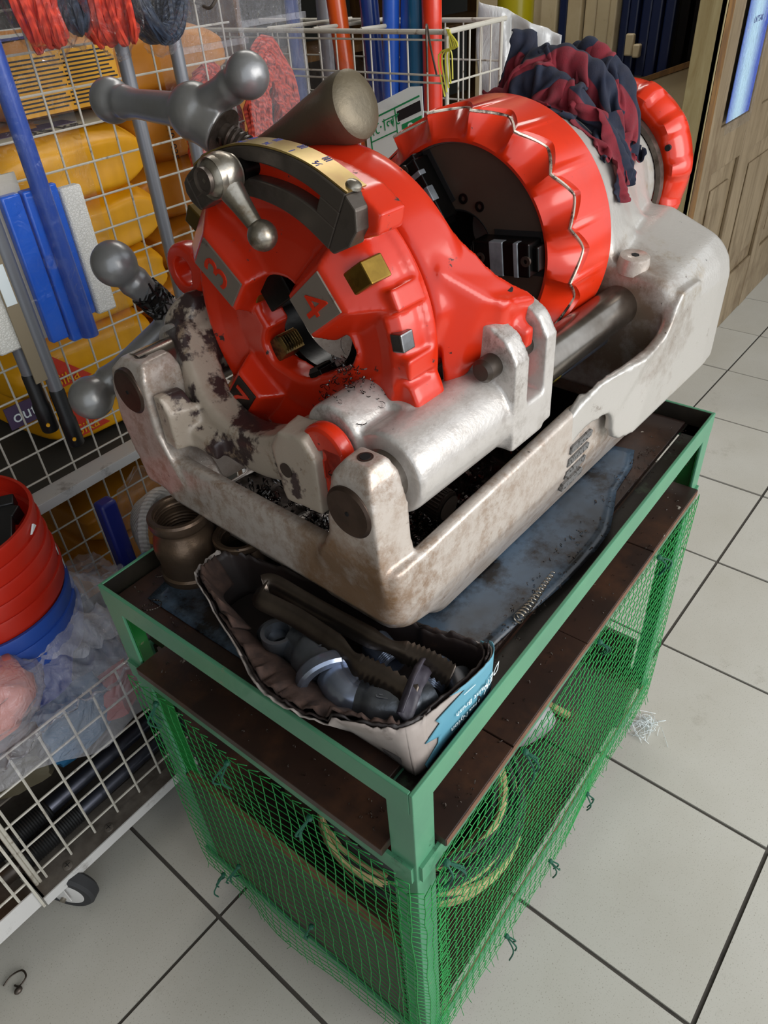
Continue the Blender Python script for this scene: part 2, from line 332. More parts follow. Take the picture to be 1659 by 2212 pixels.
struct(B().box((-2.3, -.9, 3.0), (6.7, 3.3, 3.1)).obj('ceiling', 'ceiling', smooth=False))
# ---------------------------------------------------------------- cart
LX, WY, RIM = .771, .468, .744
cart = thing('workshop_cart', 'green steel angle cart with dark board shelves and green net sides', 'cart', (0, 0, 0))
def angle_leg(x, y, sx, sy, w=.032, t=.004, z0=.085, z1=RIM - .03):
    b = B(); L = [(0, 0), (w, 0), (w, t), (t, t), (t, w), (0, w)]
    pts = [(x + sx*p, y + sy*q) for p, q in L]
    return b.prism(pts, lambda p, q, h: Vector((p, q, h)), z0, z1)
for x, y, sx, sy in ((0, 0, 1, 1), (LX, 0, -1, 1), (0, WY, 1, -1), (LX, WY, -1, -1)):
    angle_leg(x, y, sx, sy).obj('leg', 'green', cart, smooth=False, bevel=.0012)
# inner faces of the legs keep their deeper unfaded paint
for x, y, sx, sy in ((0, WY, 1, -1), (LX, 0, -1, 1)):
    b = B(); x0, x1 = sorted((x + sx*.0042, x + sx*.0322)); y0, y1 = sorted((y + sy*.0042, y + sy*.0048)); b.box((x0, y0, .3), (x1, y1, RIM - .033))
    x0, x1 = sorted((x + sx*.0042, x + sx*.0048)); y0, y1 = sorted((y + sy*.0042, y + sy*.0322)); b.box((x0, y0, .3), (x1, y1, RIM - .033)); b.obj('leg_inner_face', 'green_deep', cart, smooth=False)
t = .004
def rail(lo, hi, lo2, hi2, name='rim_rail', mat='green'): B().box(lo, hi).box(lo2, hi2).obj(name, mat, cart, smooth=False, bevel=.001)
rail((-.0006, -.0006, RIM-.034), (LX, t, RIM), (t, t, RIM-.034), (LX-t, .034, RIM-.030))
rail((-.0006, t, RIM-.034), (t, WY, RIM), (t, .034, RIM-.034), (.034, WY-.034, RIM-.030))
rail((LX-t, t, RIM-.034), (LX, WY, RIM), (LX-.034, .034, RIM-.034), (LX-t, WY-.034, RIM-.030))
rail((t, WY-t, RIM-.034), (LX-t, WY, RIM), (t, WY-.034, RIM-.034), (LX-t, WY-t, RIM-.030))
for lo, hi in (((t, t, RIM-.0298), (LX-t, t+.0006, RIM-.0012)), ((t, t, RIM-.0298), (t+.0006, WY-t, RIM-.0012)), ((LX-t-.0006, t, RIM-.0298), (LX-t, WY-t, RIM-.0012)), ((t, WY-t-.0006, RIM-.0298), (LX-t, WY-t, RIM-.0012)), ((t, t, RIM-.0299), (LX-t, .0338, RIM-.0294)), ((LX-.0338, t, RIM-.0299), (LX-t, WY-t, RIM-.0294))):
    B().box(lo, hi).obj('rim_grime', 'rim_grime', cart, smooth=False)
# top boards (two, side by side), sheet of vinyl over them
B().box((.012, .036, RIM-.030), (.45, WY-.012, RIM-.021)).obj('top_board', 'board', cart, smooth=False, bevel=.001)
B().box((.451, .036, RIM-.030), (.757, WY-.012, RIM-.0205)).obj('top_board', 'board', cart, smooth=False, bevel=.001)
# shelf rails and boards
for z, nm in ((.612, 'shelf_rail'), (.128, 'shelf_rail')):
    for lo, hi in (((t, -.004, z-.028), (LX-t, .0, z)), ((-.004, t, z-.028), (0, WY-t, z)), ((t, WY, z-.028), (LX-t, WY+.004, z)), ((LX, t, z-.028), (LX+.004, WY-t, z))):
        B().box(lo, hi).obj(nm, 'green', cart, smooth=False)
bx = [-.014, .168, .35, .56, LX+.004]
for i in range(4):
    y0 = -.010; z = .612 + .001*(i % 2)
    bb = [( bx[i]+.0008, y0), (bx[i+1]-.0008, y0), (bx[i+1]-.0008, WY+.006), (bx[i]+.0008, WY+.006)]
    if i == 0: bb = [(-.010, .036), (.036, .036), (.036, y0), (bx[1]-.0008, y0), (bx[1]-.0008, WY+.006), (.036, WY+.006), (.036, WY-.036), (-.010, WY-.036)]
    if i == 3: bb = [(bx[3]+.0008, y0), (LX-.034, y0), (LX-.034, .036), (LX+.004, .036), (LX+.004, WY-.036), (LX-.034, WY-.036), (LX-.034, WY+.006), (bx[3]+.0008, WY+.006)]
    o = B().prism(bb, lambda p, q, h: Vector((p, q, h)), z, z + .0125).obj('shelf_board', 'board', cart, smooth=False, bevel=.0008)
    xa = max(bx[i], .037); xb = min(bx[i+1], LX-.035)
    e = B().box((xa, y0-.0008, z+.001), (xb, y0-.0002, z+.0115)).obj('board_edge', 'ply_edge', o, smooth=False)
    e.parent = o
for z in (.128,):
    for i in range(3):
        B().box((.006 + i*.254, .006, z), (.258 + i*.252, WY-.006, z+.012)).obj('shelf_board', 'board', cart, smooth=False, bevel=.001)
fp = B().box((-.0005, .034, .10), (.011, WY-.034, .372)).obj('front_panel', 'board', cart, smooth=False, bevel=.0008)
B().box((-.0008, .036, .3722), (.0105, WY-.036, .3732)).obj('board_edge', 'ply_edge', fp, smooth=False)
B().box((.034, -.0035, .132), (LX-.034, -.0025, .142)).obj('board_edge', 'ply_edge', cart, smooth=False)
B().box((.036, WY-.012, .10), (LX-.036, WY-.004, .605)).obj('rear_panel', 'board', cart, smooth=False)  # board added to keep the inside of the cart dark
B().box((LX-.012, .036, .10), (LX-.004, WY-.036, .22)).obj('end_panel', 'board', cart, smooth=False)
# casters
for x, y in ((.045, .05), (LX-.05, .05), (.05, WY-.05), (LX-.05, WY-.05)):
    w = B().lathe([(.012, -.011), (.036, -.011), (.039, -.006), (.039, .006), (.036, .011), (.012, .011)], (x+.012, y-.018, .039), (0, 1, 0), 28).obj('caster', 'rubber', cart)
    B().box((x-.02, y-.034, .090), (x+.034, y-.001, .094)).box((x-.004, y-.034, .03), (x+.026, y-.031, .092)).box((x-.004, y-.005, .03), (x+.026, y-.002, .092)).obj('caster_fork', 'zinc_dirty', w, smooth=False, bevel=.001)
    B().cyl((x+.012, y-.045, .039), (x+.012, y+.004, .039), .005, 10).lathe([(.0095, 0), (.0095, .007)], (x+.012, y-.0415, .039), (0, 1, 0), 6).obj('axle_bolt', 'chrome', w, angle=30)
# netting: square-hung cord mesh from the shelf edge, wrapped round the near leg
def net_pos(s, z):
    # s runs along the front from the far leg, round the near corner, then along the right side
    k = noise.noise(Vector((s*5.1, z*4.3, 1.7))); k2 = noise.noise(Vector((s*9, z*7, 8.2)))
    if s < WY:
        d = .010 + .018*max(0, k)*math.sin(math.pi*min(max(s/WY, 0), 1)); return Vector((-d, WY - s + .006*k2, z))
    a = s - WY; d = .010 + .014*max(0, k + .1)*math.sin(math.pi*min(a/LX, 1)); return Vector((a - .010 + .004*k2, -d, z))
def net(name, s0, s1, cell, zt, zb, skew, seed):
    b = B(); rr = .00072; n = int((s1-s0)/cell); rows = int((zt-zb)/(cell*.95)); r = random.Random(seed)
    P = {}
    for i in range(n+1):
        for j in range(rows+1):
            z = zt - (zt-zb)*j/rows - .006*noise.noise(Vector((i*.3, j*.2, seed))); s = s0 + (s1-s0)*i/n + cell*skew*(.5 if j % 2 else 0) + cell*.35*noise.noise(Vector((i*.22, j*.31, seed+5)))*min(1, j/2)
            P[i, j] = net_pos(min(max(s, s0), s1), z)
    for i in range(n+1): b.tube([P[i, j] for j in range(rows+1)], rr, 3, cap=False)
    for j in range(rows+1): b.tube([P[i, j] for i in range(n+1)], rr*.8, 3, cap=False)
    for i in range(n+1):                                  # frayed loops along the lower hem and lacing at the top
        q = P[i, rows]; b.tube([q, q + Vector((r.uniform(-.008, .008), r.uniform(-.008, .008), -r.uniform(.008, .018)))], rr*.8, 3)
        q = P[i, 0]; b.tube([q, q + Vector((0, 0, .004)), P[min(i+1, n), 0] + Vector((0, 0, .012))], rr, 3)
    o = b.obj(name, 'net', cart, angle=180); o['kind'] = 'stuff'; return o
net('front_net', .004, WY-.002, .0165, .585, .085, .0, 3)
net('corner_net', WY-.030, WY+.045, .0115, .565, .080, .0, 11)
net('side_net', WY+.03, WY+LX-.004, .0150, .592, .092, .9, 21)
for s, z in ((WY+.045, .585), (WY+.20, .59), (WY+.40, .592), (WY+.60, .592), (WY+.47, .135), (WY+.33, .13), (WY+.2, .10), (.06, .57), (.2, .575), (.33, .58), (.28, .23), (.12, .21), (.05, .1)):
    p = net_pos(s, z); b = B(); r = random.Random(int(s*1000)); out = Vector((0, -1, 0)) if s > WY else Vector((-1, 0, 0))
    b.ball(p + out*.002, .0045, 8)
    for q in range(3):
        e = p + out*r.uniform(.006, .016) + Vector((r.uniform(-.012, .012), r.uniform(-.008, .008), -r.uniform(.015, .045)))
        b.tube(catmull([p, (p+e)/2 + out*.010 + Vector((r.uniform(-.006, .006), 0, .004)), e], 4), .0013, 5)
    b.obj('twine_tie', 'twine', cart)
# vinyl sheet on the boards
b = B()
def vs(u, v):
    y0 = .06 + .33*0; x = .03 + u*.56; lo = .030 + .012*math.sin(u*7) + (.03 if u > .75 else 0)*(u-.75)*4; hi = WY - .05 + .012*math.sin(u*9)
    y = lo + (hi-lo)*v
    return Vector((x + (.05*(1-v) if u > .9 else 0), y, RIM - .0205 + .0003 + (.0009 if x > .24 and y < .09 or x < .12 else .0002)*(noise.noise(Vector((x*14, y*14, 0)))+1) ))
tag(b.grid(vs, 40, 24).obj('vinyl_sheet', 'sheet', solid=.0008), 'oily blue grey vinyl sheet spread beneath the threading machine', 'sheet')
# ---------------------------------------------------------------- pipe threading machine (local axes: u along, v across, z up)
mach = thing('pipe_threading_machine', 'orange red and silver white pipe threading machine standing on the green cart', 'machine', (.19557, .08031, .7264), math.radians(-2.5))
AV, AZ = .207, .302
U = Vector((1, 0, 0))
def PC(u, r, deg, cv=AV, cz=AZ):                           # polar about the spindle, 0 = up, + towards the right flank
    a = math.radians(deg); return Vector((u, cv - r*math.sin(a), cz + r*math.cos(a)))
uvz = lambda p, q, h: Vector((h, p, q))                    # prism in the v-z plane
uzv = lambda p, q, h: Vector((p, h, q))                    # prism in the u-z plane
def rrect(u0, u1, v0, v1, rad, z, n=7):
    out = []
    for (cu, cv, a0), r in zip(((u0, v0, 180), (u1, v0, 270), (u1, v1, 0), (u0, v1, 90)), rad):
        x = cu + (r if cu == u0 else -r); y = cv + (r if cv == v0 else -r)
        for i in range(n):
            a = math.radians(a0 + 90*i/(n-1)); out.append((x + r*math.cos(a), y + r*math.sin(a)))
    P = []
    for q, (a, c) in enumerate(zip(out, out[1:] + out[:1])):
        m = 30 if q % n == n - 1 else 1
        for i in range(m): P.append((a[0] + (c[0]-a[0])*i/m, a[1] + (c[1]-a[1])*i/m))
    return [Vector((x, y, z(x) if callable(z) else z)) for x, y in P]
rim = lambda u: .153 + .058*max(0, u + .05) if u < .24 else max(.085, .170 - (u - .24)*.35 if u < .30 else .149 - (u - .30)*1.5)
b = B()
b.loft([rrect(.0, .535, .035, .375, (.02, .03, .03, .03), 0), rrect(-.004, .54, .028, .378, (.022, .03, .03, .03), .012), rrect(-.055, .54, .008, .385, (.026, .03, .03, .05), .058),
        rrect(-.092, .54, .001, .388, (.022, .03, .03, .05), .077), rrect(-.103, .54, -.003, .390, (.020, .03, .03, .05), .095), rrect(-.101, .54, -.001, .402, (.016, .03, .03, .045), .13),
        rrect(-.099, .54, 0, .410, (.014, .03, .03, .04), rim), rrect(-.096, .54, .003, .407, (.012, .03, .03, .04), lambda u: rim(u) + .003), rrect(-.086, .53, .012, .398, (.012, .03, .03, .03), lambda u: rim(u) + .003),
        rrect(-.082, .525, .016, .394, (.012, .03, .03, .03), rim), rrect(-.070, .515, .028, .380, (.02, .03, .03, .03), .04), rrect(-.055, .50, .045, .365, (.02, .03, .03, .03), .030)])
# the two front posts that carry the guide bars
def post(front, back, u0, u1):
    lo = []
    for (v0, v1, z), (b0, b1), a, c in zip(front, back, u0, u1):
        lo.append([Vector((a, v0, z)), Vector((a, v1, z)), Vector((c, b1, z)), Vector((c, b0, z))])
    b.loft(lo)
post([(.010, .108, .11), (.011, .090, .150), (.013, .076, .175), (.015, .070, .222), (.019, .064, .248), (.026, .054, .262)], [(.004, .108), (.008, .088), (.009, .078), (.011, .072), (.017, .066), (.026, .056)], (-.101, -.103, -.103, -.103, -.101, -.093), (-.045, -.055, -.060, -.062, -.063, -.068))
post([(.30, .396, .10), (.322, .405, .150), (.338, .412, .185), (.338, .408, .225), (.338, .402, .250), (.346, .386, .266)], [(.30, .396), (.325, .404), (.338, .408), (.340, .405), (.342, .400), (.348, .386)], (-.101, -.103, -.103, -.103, -.102, -.094), (-.05, -.052, -.052, -.050, -.050, -.055))
tray = b.obj('chip_tray', 'cast_white', mach, voxel=.0027, relax=6)
for v, z in ((.0445, .2145), (.372, .231)):
    e = B().lathe([(.0005, 0), (.0235, 0), (.0262, .002), (.0268, .006), (.0268, .02)], (-.1055, v, z), U, 40).obj('bar_end', pm('turned_bar_end', '5a4a40', .4, .75, var='4a3c34', vscale=40, bump=.15) if v < .1 else bpy.data.materials['turned_bar_end'], tray)
    B().cyl((-.1062, v, z), (-.104, v, z), .0022, 10).obj('centre_mark', 'hole', tray)
for v, z in ((.0405, .2625), (.366, .2665)):
    B().ringl([(.0048, 0), (.0072, 0), (.0072, -.002), (.0048, -.004)], (-.0805, v, z), (0, 0, 1), 20).obj('bolt_hole_rim', 'iron', tray)
    B().cyl((-.0805, v, z - .004), (-.0805, v, z + .0004), .0049, 16).obj('bolt_hole', 'hole', tray)
# perforated drain tray floor, knurled drain plug, vent louvres, side boss
B().box((-.062, .05, .0305), (.49, .36, .0325)).obj('drain_floor', 'steel_black', tray, smooth=False)
b = B(); prof = [(.001, 0), (.016, 0), (.0185, .002), (.0185, .036), (.012, .040), (.001, .04)]
b.lathe(prof, (.089, .080, .083), (.02, 1, .12), 40)
for k in range(28):
    a = 2*math.pi*k/28; c = Vector((.089 + .019*math.cos(a), .082, .083 + .019*math.sin(a))); b.cyl(c, c + Vector((0, .03, .004)), .0014, 5)
b.obj('drain_plug', 'steel_dark', tray)
B().lathe([(.001, 0), (.0145, 0), (.016, -.001)], (.089, .0795, .0829), (.02, 1, .12), 28).obj('plug_face', 'plate', tray)
for k in range(4):
    z = .079 + .0155*k; u0, u1 = .203 + .004*k, .252 + .005*k
    B().prism([(u0, z - .0058), (u1 - .003, z - .0040), (u1, z + .002), (u1 - .004, z + .0055), (u0 + .003, z + .0036)], uzv, -.0042, .006).obj('vent_slot', pm('grey_vent_mesh', '6e6c6a', .55, .3, speck='3a3836', slo=.55, sscale=300, bump=.4) if k == 0 else bpy.data.materials['grey_vent_mesh'], tray, smooth=False)
# headstock housing
def smax(a, c, k): d = max(-60, min(60, (a - c)/k)); return c + k*math.log(1 + math.exp(d)) if d < 40 else a
def hsec(u, R, inset=0, zt=.262, vr=-.030, vl=.425, zb=.10):
    vr += inset; vl -= inset; zb += inset*.5; zt -= inset; R -= inset*.25; r = .036; up = []
    N = 84
    for i in range(N + 1):
        v = vr + (vl - vr)*i/N
        d = min(v - vr, vl - v); zbx = zt + (.16 + .24*max(0, min(1, (u - .42)/.16)))*min(v - vr, .095) - (r - math.sqrt(max(0, r*r - max(0, r - d)**2)))
        e = abs(v - AV); zc = AZ + math.sqrt(R*R - e*e) if e < R*.97 else AZ + R*.243 - 5*(e - R*.97)
        up.append(Vector((u, v, smax(zc, zbx, .012))))
    return up + [Vector((u, vl, zb + (zt - .05 - zb)*k)) for k in (.8, .4, 0)] + [Vector((u, vr, zb + (zt - .05 - zb)*k)) for k in (0, .4, .8)]
b = B()
b.loft([hsec(.398, .132, .012), hsec(.401, .136, .004), hsec(.408, .137), hsec(.44, .134), hsec(.49, .122), hsec(.54, .107), hsec(.58, .100, .002), hsec(.602, .097, .010), hsec(.612, .094, .026)])
b.lathe([(.137, .374), (.1385, .378), (.1385, .40), (.13, .43)], (0, AV, AZ), U, 64)
b.lathe([(.094, .58), (.092, .632)], (0, AV, AZ), U, 48)
# the flank panel that sweeps forward to meet the tray rim, with its round lobe
pan = [(.230, .146), (.258, .146), (.270, .150), (.279, .148), (.285, .138), (.287, .122), (.293, .109), (.304, .1025), (.33, .100), (.45, .100), (.47, .20), (.47, .252), (.412, .254), (.400, .240), (.392, .222), (.380, .210), (.358, .204), (.335, .2015), (.29, .199), (.262, .196), (.246, .188), (.236, .175)]
pv = lambda p, lo: (-.030 if lo else -.0195) + .0275*max(0, (.335 - p)/.10)**1.4 * (1. if lo else .72)
b.loft([[Vector((p, pv(p, True), q)) for p, q in pan], [Vector((p, pv(p, False) + .004, q)) for p, q in pan]])
b.loft([[Vector((.216, -.0005, rim(.216))), Vector((.246, -.004, .186)), Vector((.262, -.006, .150)), Vector((.216, -.0005, .125))], [Vector((.216, .012, rim(.216))), Vector((.246, .009, .186)), Vector((.262, .006, .150)), Vector((.216, .012, .125))]])
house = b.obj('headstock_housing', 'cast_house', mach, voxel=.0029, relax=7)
oc = B().lathe([(.001, .010), (.0165, .010), (.018, .009), (.0195, .0), (.0195, -.01)], (.416, .040, .276), (-.05, -.12, 1), 32).obj('oil_filler_plug', 'cast_white', house)
B().lathe([(.001, .0104), (.0052, .0104), (.0052, .004)], (.416, .040, .276), (-.05, -.12, 1), 6).obj('hex_socket', 'hole', house, smooth=False)
B().ringl([(.093, 0), (.1, 0), (.1, .012), (.093, .012)], (.628, AV, AZ), U, 60).obj('spindle_seal', 'iron', house)
# front hammer chuck
b = B(); NS = 16; seg = NS*14; loops = []; edge = []; grind = []
for i in range(seg):
    th = 360*i/seg; x_ = (((th - 5)*NS/360) % 1)*2 - 1; w = 1 - abs(x_)**1.35
    rf = .1520 - .004*w
    P = [PC(.296, .1195, th), PC(.284, .1195, th), PC(.2825, .1235, th), PC(.2825 + .010*w, .128 + .004*w, th), PC(.283 + .030*w, rf - .004 + .004*w, th), PC(.2855 + .0315*w, rf, th), PC(.290 + .0315*w, .1542, th), PC(.372, .1545, th), PC(.374, .152, th), PC(.374, .13, th)]
    loops.append(P); edge.append(P[5])
b.loft(loops, wrap=True)
ring = b.obj('hammer_chuck', 'red_clean', mach, angle=50)
B().tube(edge, .0019, 6, True).obj('worn_rim_edge', pm('bare_worn_edge', 'a89e90', .35, .6, dirt='3a2c24', dscale=45, dlo=.50, dhi=.60, bump=.4), ring)
cp = B().ringl([(.0455, .0), (.117, .0), (.1195, .002), (.1195, .02), (.0455, .02)], (.2895, AV, AZ), U, 72).obj('chuck_face', 'chuck_brown', mach)
B().ringl([(.1175, 0), (.1198, 0), (.1198, .003), (.1175, .003)], (.2878, AV, AZ), U, 72).obj('bright_face_ring', 'steel', cp)
B().ringl([(.043, 0), (.0455, -.002), (.0455, .20), (.043, .20)], (.2905, AV, AZ), U, 40).obj('spindle_bore', 'hole', cp)
B().lathe([(.046, 0), (.046, .002)], (.47, AV, AZ), U, 32).obj('bore_end', 'hole', cp)
for k, ph in enumerate((84, 204, 324)):
    a = math.radians(ph); er = Vector((0, -math.sin(a), math.cos(a))); et = Vector((0, -math.cos(a), -math.sin(a))); o = Vector((0, AV, AZ))
    def bl(r0, r1, t0, t1, u0, u1): 
        return [[o + er*r + et*tt + U*u for r, tt in ((r0, t0), (r1, t0), (r1, t1), (r0, t1))] for u in (u0, u1)]
    B().loft(bl(.05, .121, -.025, .025, .2885, .292)).obj('jaw_slot', 'hole', cp, smooth=False)
    j = B().loft(bl(.036, .112, -.019, .019, .262, .290)).loft(bl(.030, .05, -.012, .012, .266, .290)).loft(bl(.105, .119, -.014, .014, .270, .290)).obj('jaw', 'steel_black', cp, smooth=False, bevel=.002)
    B().loft(bl(.060, .078, -.0193, .0193, .2605, .272)).obj('jaw_pad', 'jaw_bright', j, smooth=False, bevel=.001)
    B().loft(bl(.092, .098, -.0193, .0193, .2605, .272)).obj('jaw_pad', 'jaw_bright', j, smooth=False, bevel=.001)
    for rr in (.047, .108): B().ringl([(.0025, 0), (.006, 0), (.006, .003), (.0025, .003)], o + er*rr + U*.2605, U, 16).obj('jaw_screw', 'steel_dark', j)
    for da, rr in ((38, .058), (62, .058)): B().ringl([(.003, 0), (.006, 0), (.006, .002), (.003, .002)], PC(.288, rr, ph + da), U, 16).obj('face_screw', 'steel_black', cp)
# rear chuck ring
b = B(); loops = []; NS = 12; seg = NS*12
for i in range(seg):
    th = 360*i/seg; w = .5 + .5*math.cos(math.radians(th*NS + 60)); w = max(0, min(1, (w - .5)/.3))
    loops.append([PC(.650, .083, th, .204, .316), PC(.646, .094, th, .204, .316), PC(.648 - .006*w, .104 + .002*w, th, .204, .316), PC(.658 - .003*w, .112 + .005*w, th, .204, .316), PC(.676, .1155 + .005*w, th, .204, .316), PC(.694, .113 + .001*w, th, .204, .316), PC(.704, .104, th, .204, .316), PC(.700, .083, th, .204, .316)])
b.loft(loops, wrap=True)
rc = b.obj('rear_chuck_ring', 'red_clean', mach, angle=60)
B().lathe([(.0, 0), (.084, 0), (.084, .05)], (.640, .204, .316), U, 48).obj('rear_chuck_hub', 'iron', mach)
B().cyl(PC(.6435, .1, 68, .204, .316), PC(.66, .1, 68, .204, .316), .0042, 14).obj('pin_hole', 'hole', rc)
# guide bars
for v, z in ((.0445, .2260), (.372, .2425)):
    B().cyl((-.085, v, z), (.425, v, z), .0258, 40).obj('guide_bar', 'steel_bar', mach)
# silver white carriage casting: right sleeve, clevis, front yoke, die head pivot barrel
b = B()
b.lathe([(.027, -.052), (.0405, -.052), (.0425, -.046), (.0435, .10), (.041, .112), (.027, .112)], (0, .0445, .2260), U, 40)
b.prism([(.084, .185), (.06, .178), (.05, .25), (.07, .25)], uvz, -.045, .10)     # web towards the middle
B().lathe([(.027, -.03), (.0385, -.03), (.0385, .12), (.027, .12)], (0, .372, .2425), U, 32).obj('left_sleeve', 'cast_sleeve', mach)
cl = [(-.002, .190), (.068, .190), (.068, .285), (.062, .306), (.048, .317), (.030, .318), (.012, .308), (.0, .288)]
b.prism(cl, uvz, .088, .112); b.prism([(p, q + .006) for p, q in cl], uvz, .143, .162)
b.prism([(-.002, .190), (.066, .190), (.066, .236), (-.002, .236)], uvz, .110, .146)
b.box((-.006, .054, .252), (.024, .082, .270))                                                                                       # dirty cast lug on the sleeve
b.lathe([(.030, -.058), (.0335, -.056), (.0335, .034), (.031, .036)], (0, .104, .246), U, 36)                                       # pivot barrel
b.prism([(.07, .16), (.12, .16), (.134, .235), (.075, .25)], uvz, -.045, .03)
b.box((.004, .066, .226), (.030, .078, .256))
white = b.obj('carriage_casting', 'cast_sleeve', mach, voxel=.0026, relax=4)
B().cyl((.012, .0645, .237), (.020, .0642, .237), .0085, 20).obj('set_screw', 'iron', white)
B().lathe([(.001, -.012), (.0085, -.012), (.0118, -.008), (.0118, .09), (.001, .09)], (.080, .026, .281), U, 24).obj('clevis_pin', 'steel_dark', white)
b = B()                                                                                                                              # worn yoke that sweeps round the front
yk = [((-.022, .118, .228), .030, .034), ((-.040, .152, .208), .027, .030), ((-.045, .19, .190), .024, .026), ((-.046, .235, .182), .022, .025), ((-.045, .28, .188), .022, .025), ((-.038, .322, .208), .023, .026), ((-.026, .352, .236), .025, .028), ((-.012, .372, .258), .028, .030), ((.0, .378, .276), .026, .022), ((.006, .370, .296), .020, .014), ((.008, .366, .306), .012, .008)]
cp_ = catmull([Vector(p) for p, *_ in yk], 5); K = len(cp_); lo = []
for i, p in enumerate(cp_):
    t = (cp_[min(i+1, K-1)] - cp_[max(i-1, 0)]).normalized(); q = i/5; a = yk[min(int(q), len(yk)-1)]; c = yk[min(int(q)+1, len(yk)-1)]; fq = q - int(q)
    hw = a[1] + (c[1]-a[1])*fq; hh = a[2] + (c[2]-a[2])*fq; n1 = Vector((1, 0, .0)); n1 = (n1 - t*n1.dot(t)).normalized(); n2 = t.cross(n1)
    lo.append([p + n1*hw*x*.9 + n2*hh*y for x, y in ((-1, -.75), (-.75, -1), (.75, -1), (1, -.75), (1, .75), (.75, 1), (-.75, 1), (-1, .75))])
b.loft(lo)
b.loft([[Vector((-.088, v, z)) for v, z in ((.098, .176), (.150, .172), (.160, .232), (.146, .252), (.112, .256), (.098, .236))], [Vector((-.058, v, z)) for v, z in ((.098, .176), (.150, .172), (.160, .236), (.146, .258), (.112, .262), (.098, .24))]])
b.loft([[Vector((-.098, v, z)) for v, z in ((.335, .176), (.312, .172), (.312, .218), (.322, .236), (.335, .236))], [Vector((-.066, v, z)) for v, z in ((.335, .172), (.305, .170), (.305, .214), (.32, .232), (.335, .234))]])
b.loft([[Vector((-.080, v, z)) for v, z in ((.335, .172), (.268, .166), (.268, .186), (.335, .196))], [Vector((-.04, v, z)) for v, z in ((.335, .18), (.26, .175), (.26, .20), (.335, .21))]])
b.lathe([(.040, -.02), (.040, .05)], (0, .372, .2425), U, 28)
yoke = b.obj('front_yoke', 'cast_worn', mach, voxel=.0028, relax=6)
B().cyl((-.0892, .140, .212), (-.06, .140, .212), .0078, 18).obj('dowel_pin', 'steel_dark', yoke)
# red hinge ear in front of the pivot barrel
B().ringl([(.004, 0), (.026, 0), (.029, .003), (.029, .014), (.026, .017), (.004, .017)], (-.078, .098, .240), U, 32).box((-.078, .072, .190), (-.061, .098, .25)).obj('hinge_ear', 'red_worn', mach, bevel=.002)
# red arch of the carriage
b = B(); lo = []; A0, A1, NA = -118, 108, 64
for i in range(NA + 1):
    d = A0 + (A1 - A0)*i/NA; k = max(0, (d - 60)/50); x = -.034*max(0, (d - 76)/32)**1.2
    lo.append([PC(.052, .120, d), PC(.048, .132, d), PC(.048, .144, d), PC(.053, .1515 + x, d), PC(.066, .1555 + x, d), PC(.086, .1585 + x, d), PC(.099, .1565 + x, d), PC(.104, .146 + x, d), PC(.102, .124, d)])
b.loft(lo)
W1 = [Vector(q) for q in ((.056, .066, .375), (.098, .098, .408), (.098, .075, .27), (.056, .060, .245))]; W2 = [Vector(q) for q in ((.088, .036, .345), (.128, .050, .352), (.128, .050, .285), (.088, .040, .282))]; W3 = [Vector(q) for q in ((.108, .022, .338), (.156, .030, .330), (.156, .034, .288), (.108, .026, .286))]
b.loft([W1, W2, W3])                                       # boss that flows from the arch to the clevis
b.loft([[Vector((.100, .024, .336)), Vector((.100, .066, .346)), Vector((.100, .066, .29)), Vector((.100, .03, .29))], [Vector((.156, .022, .326)), Vector((.156, .066, .336)), Vector((.156, .066, .29)), Vector((.156, .03, .29))]])
b.box((.120, .020, .24), (.139, .056, .31)); b.box((.124, .012, .285), (.139, .05, .305))
arch = b.obj('carriage_arch', 'red', mach, voxel=.0026, relax=14)
B().cyl((.128, .040, .3325), (.128, .0395, .340), .0065, 16).obj('arch_bolt_hole', 'hole', arch)
# die head
DV, DZ = .204, .305
D = lambda u, r, d: PC(u, r, d, DV, DZ)
hole = [(-180, .05), (-160, .05), (-140, .056), (-118, .05), (-98, .034), (-80, .045), (-61, .054), (-30, .055), (7, .053), (31, .046), (50, .05), (66, .062), (78, .079), (90, .085), (104, .078), (118, .060), (140, .05), (180, .05)]
def rin(d):
    d = (d + 180) % 360 - 180
    for (a, ra), (c, rc_) in zip(hole, hole[1:]):
        if a <= d <= c: return ra + (rc_ - ra)*(d - a)/(c - a)
b = B(); lo = []; ns = 120
for i in range(ns):
    d = -180 + 360*i/ns; r = rin(d)
    lo.append([D(.030, r + .004, d), D(.000, r, d), D(-.004, r + .004, d), D(.002, .090, d), D(.000, .116, d), D(-.005, .134, d), D(.002, .144, d), D(.016, .147, d), D(.030, .147, d)])
b.loft(lo, wrap=True)
b.ringl([(.09, .028), (.1475, .028), (.1505, .031), (.1505, .040), (.1475, .043), (.09, .043)], (0, DV, DZ), U, 80)
def rblock(d, r0, r1, w0, w1, u0, u1, ww=None):
    a = math.radians(d); er = Vector((0, -math.sin(a), math.cos(a))); et = Vector((0, -math.cos(a), -math.sin(a))); o = Vector((0, DV, DZ))
    return [[o + er*r + et*w*s + U*u for r, w, s in ((r0, w0, -1), (r1, w1, -1), (r1, w1, 1), (r0, w0, 1))] for u in (u0, u1)]
BL = ((-52, .054, .118, .020, .021, '3', 0), (52, .053, .110, .021, .023, '4', 0), (-140, .086, .142, .018, .018, '2', 0), (140, .080, .136, .019, .019, '1', 0))
for d, r0, r1, w0, w1, tx, rt in BL:
    A = rblock(d, r0, r1, w0, w1, -.026, .02); W_ = rblock(d, r0 - .004, r1 + .030, w0 + .012, w1 + .018, -.002, .03); b.loft([A[0], [(p*.45 + q*.55) for p, q in zip(A[0], W_[0])], W_[0], W_[1]])
b.ringl([(.016, .012), (.029, .012), (.031, .016), (.031, .030), (.029, .034), (.016, .034)], (0, .392, .324), U, 36)
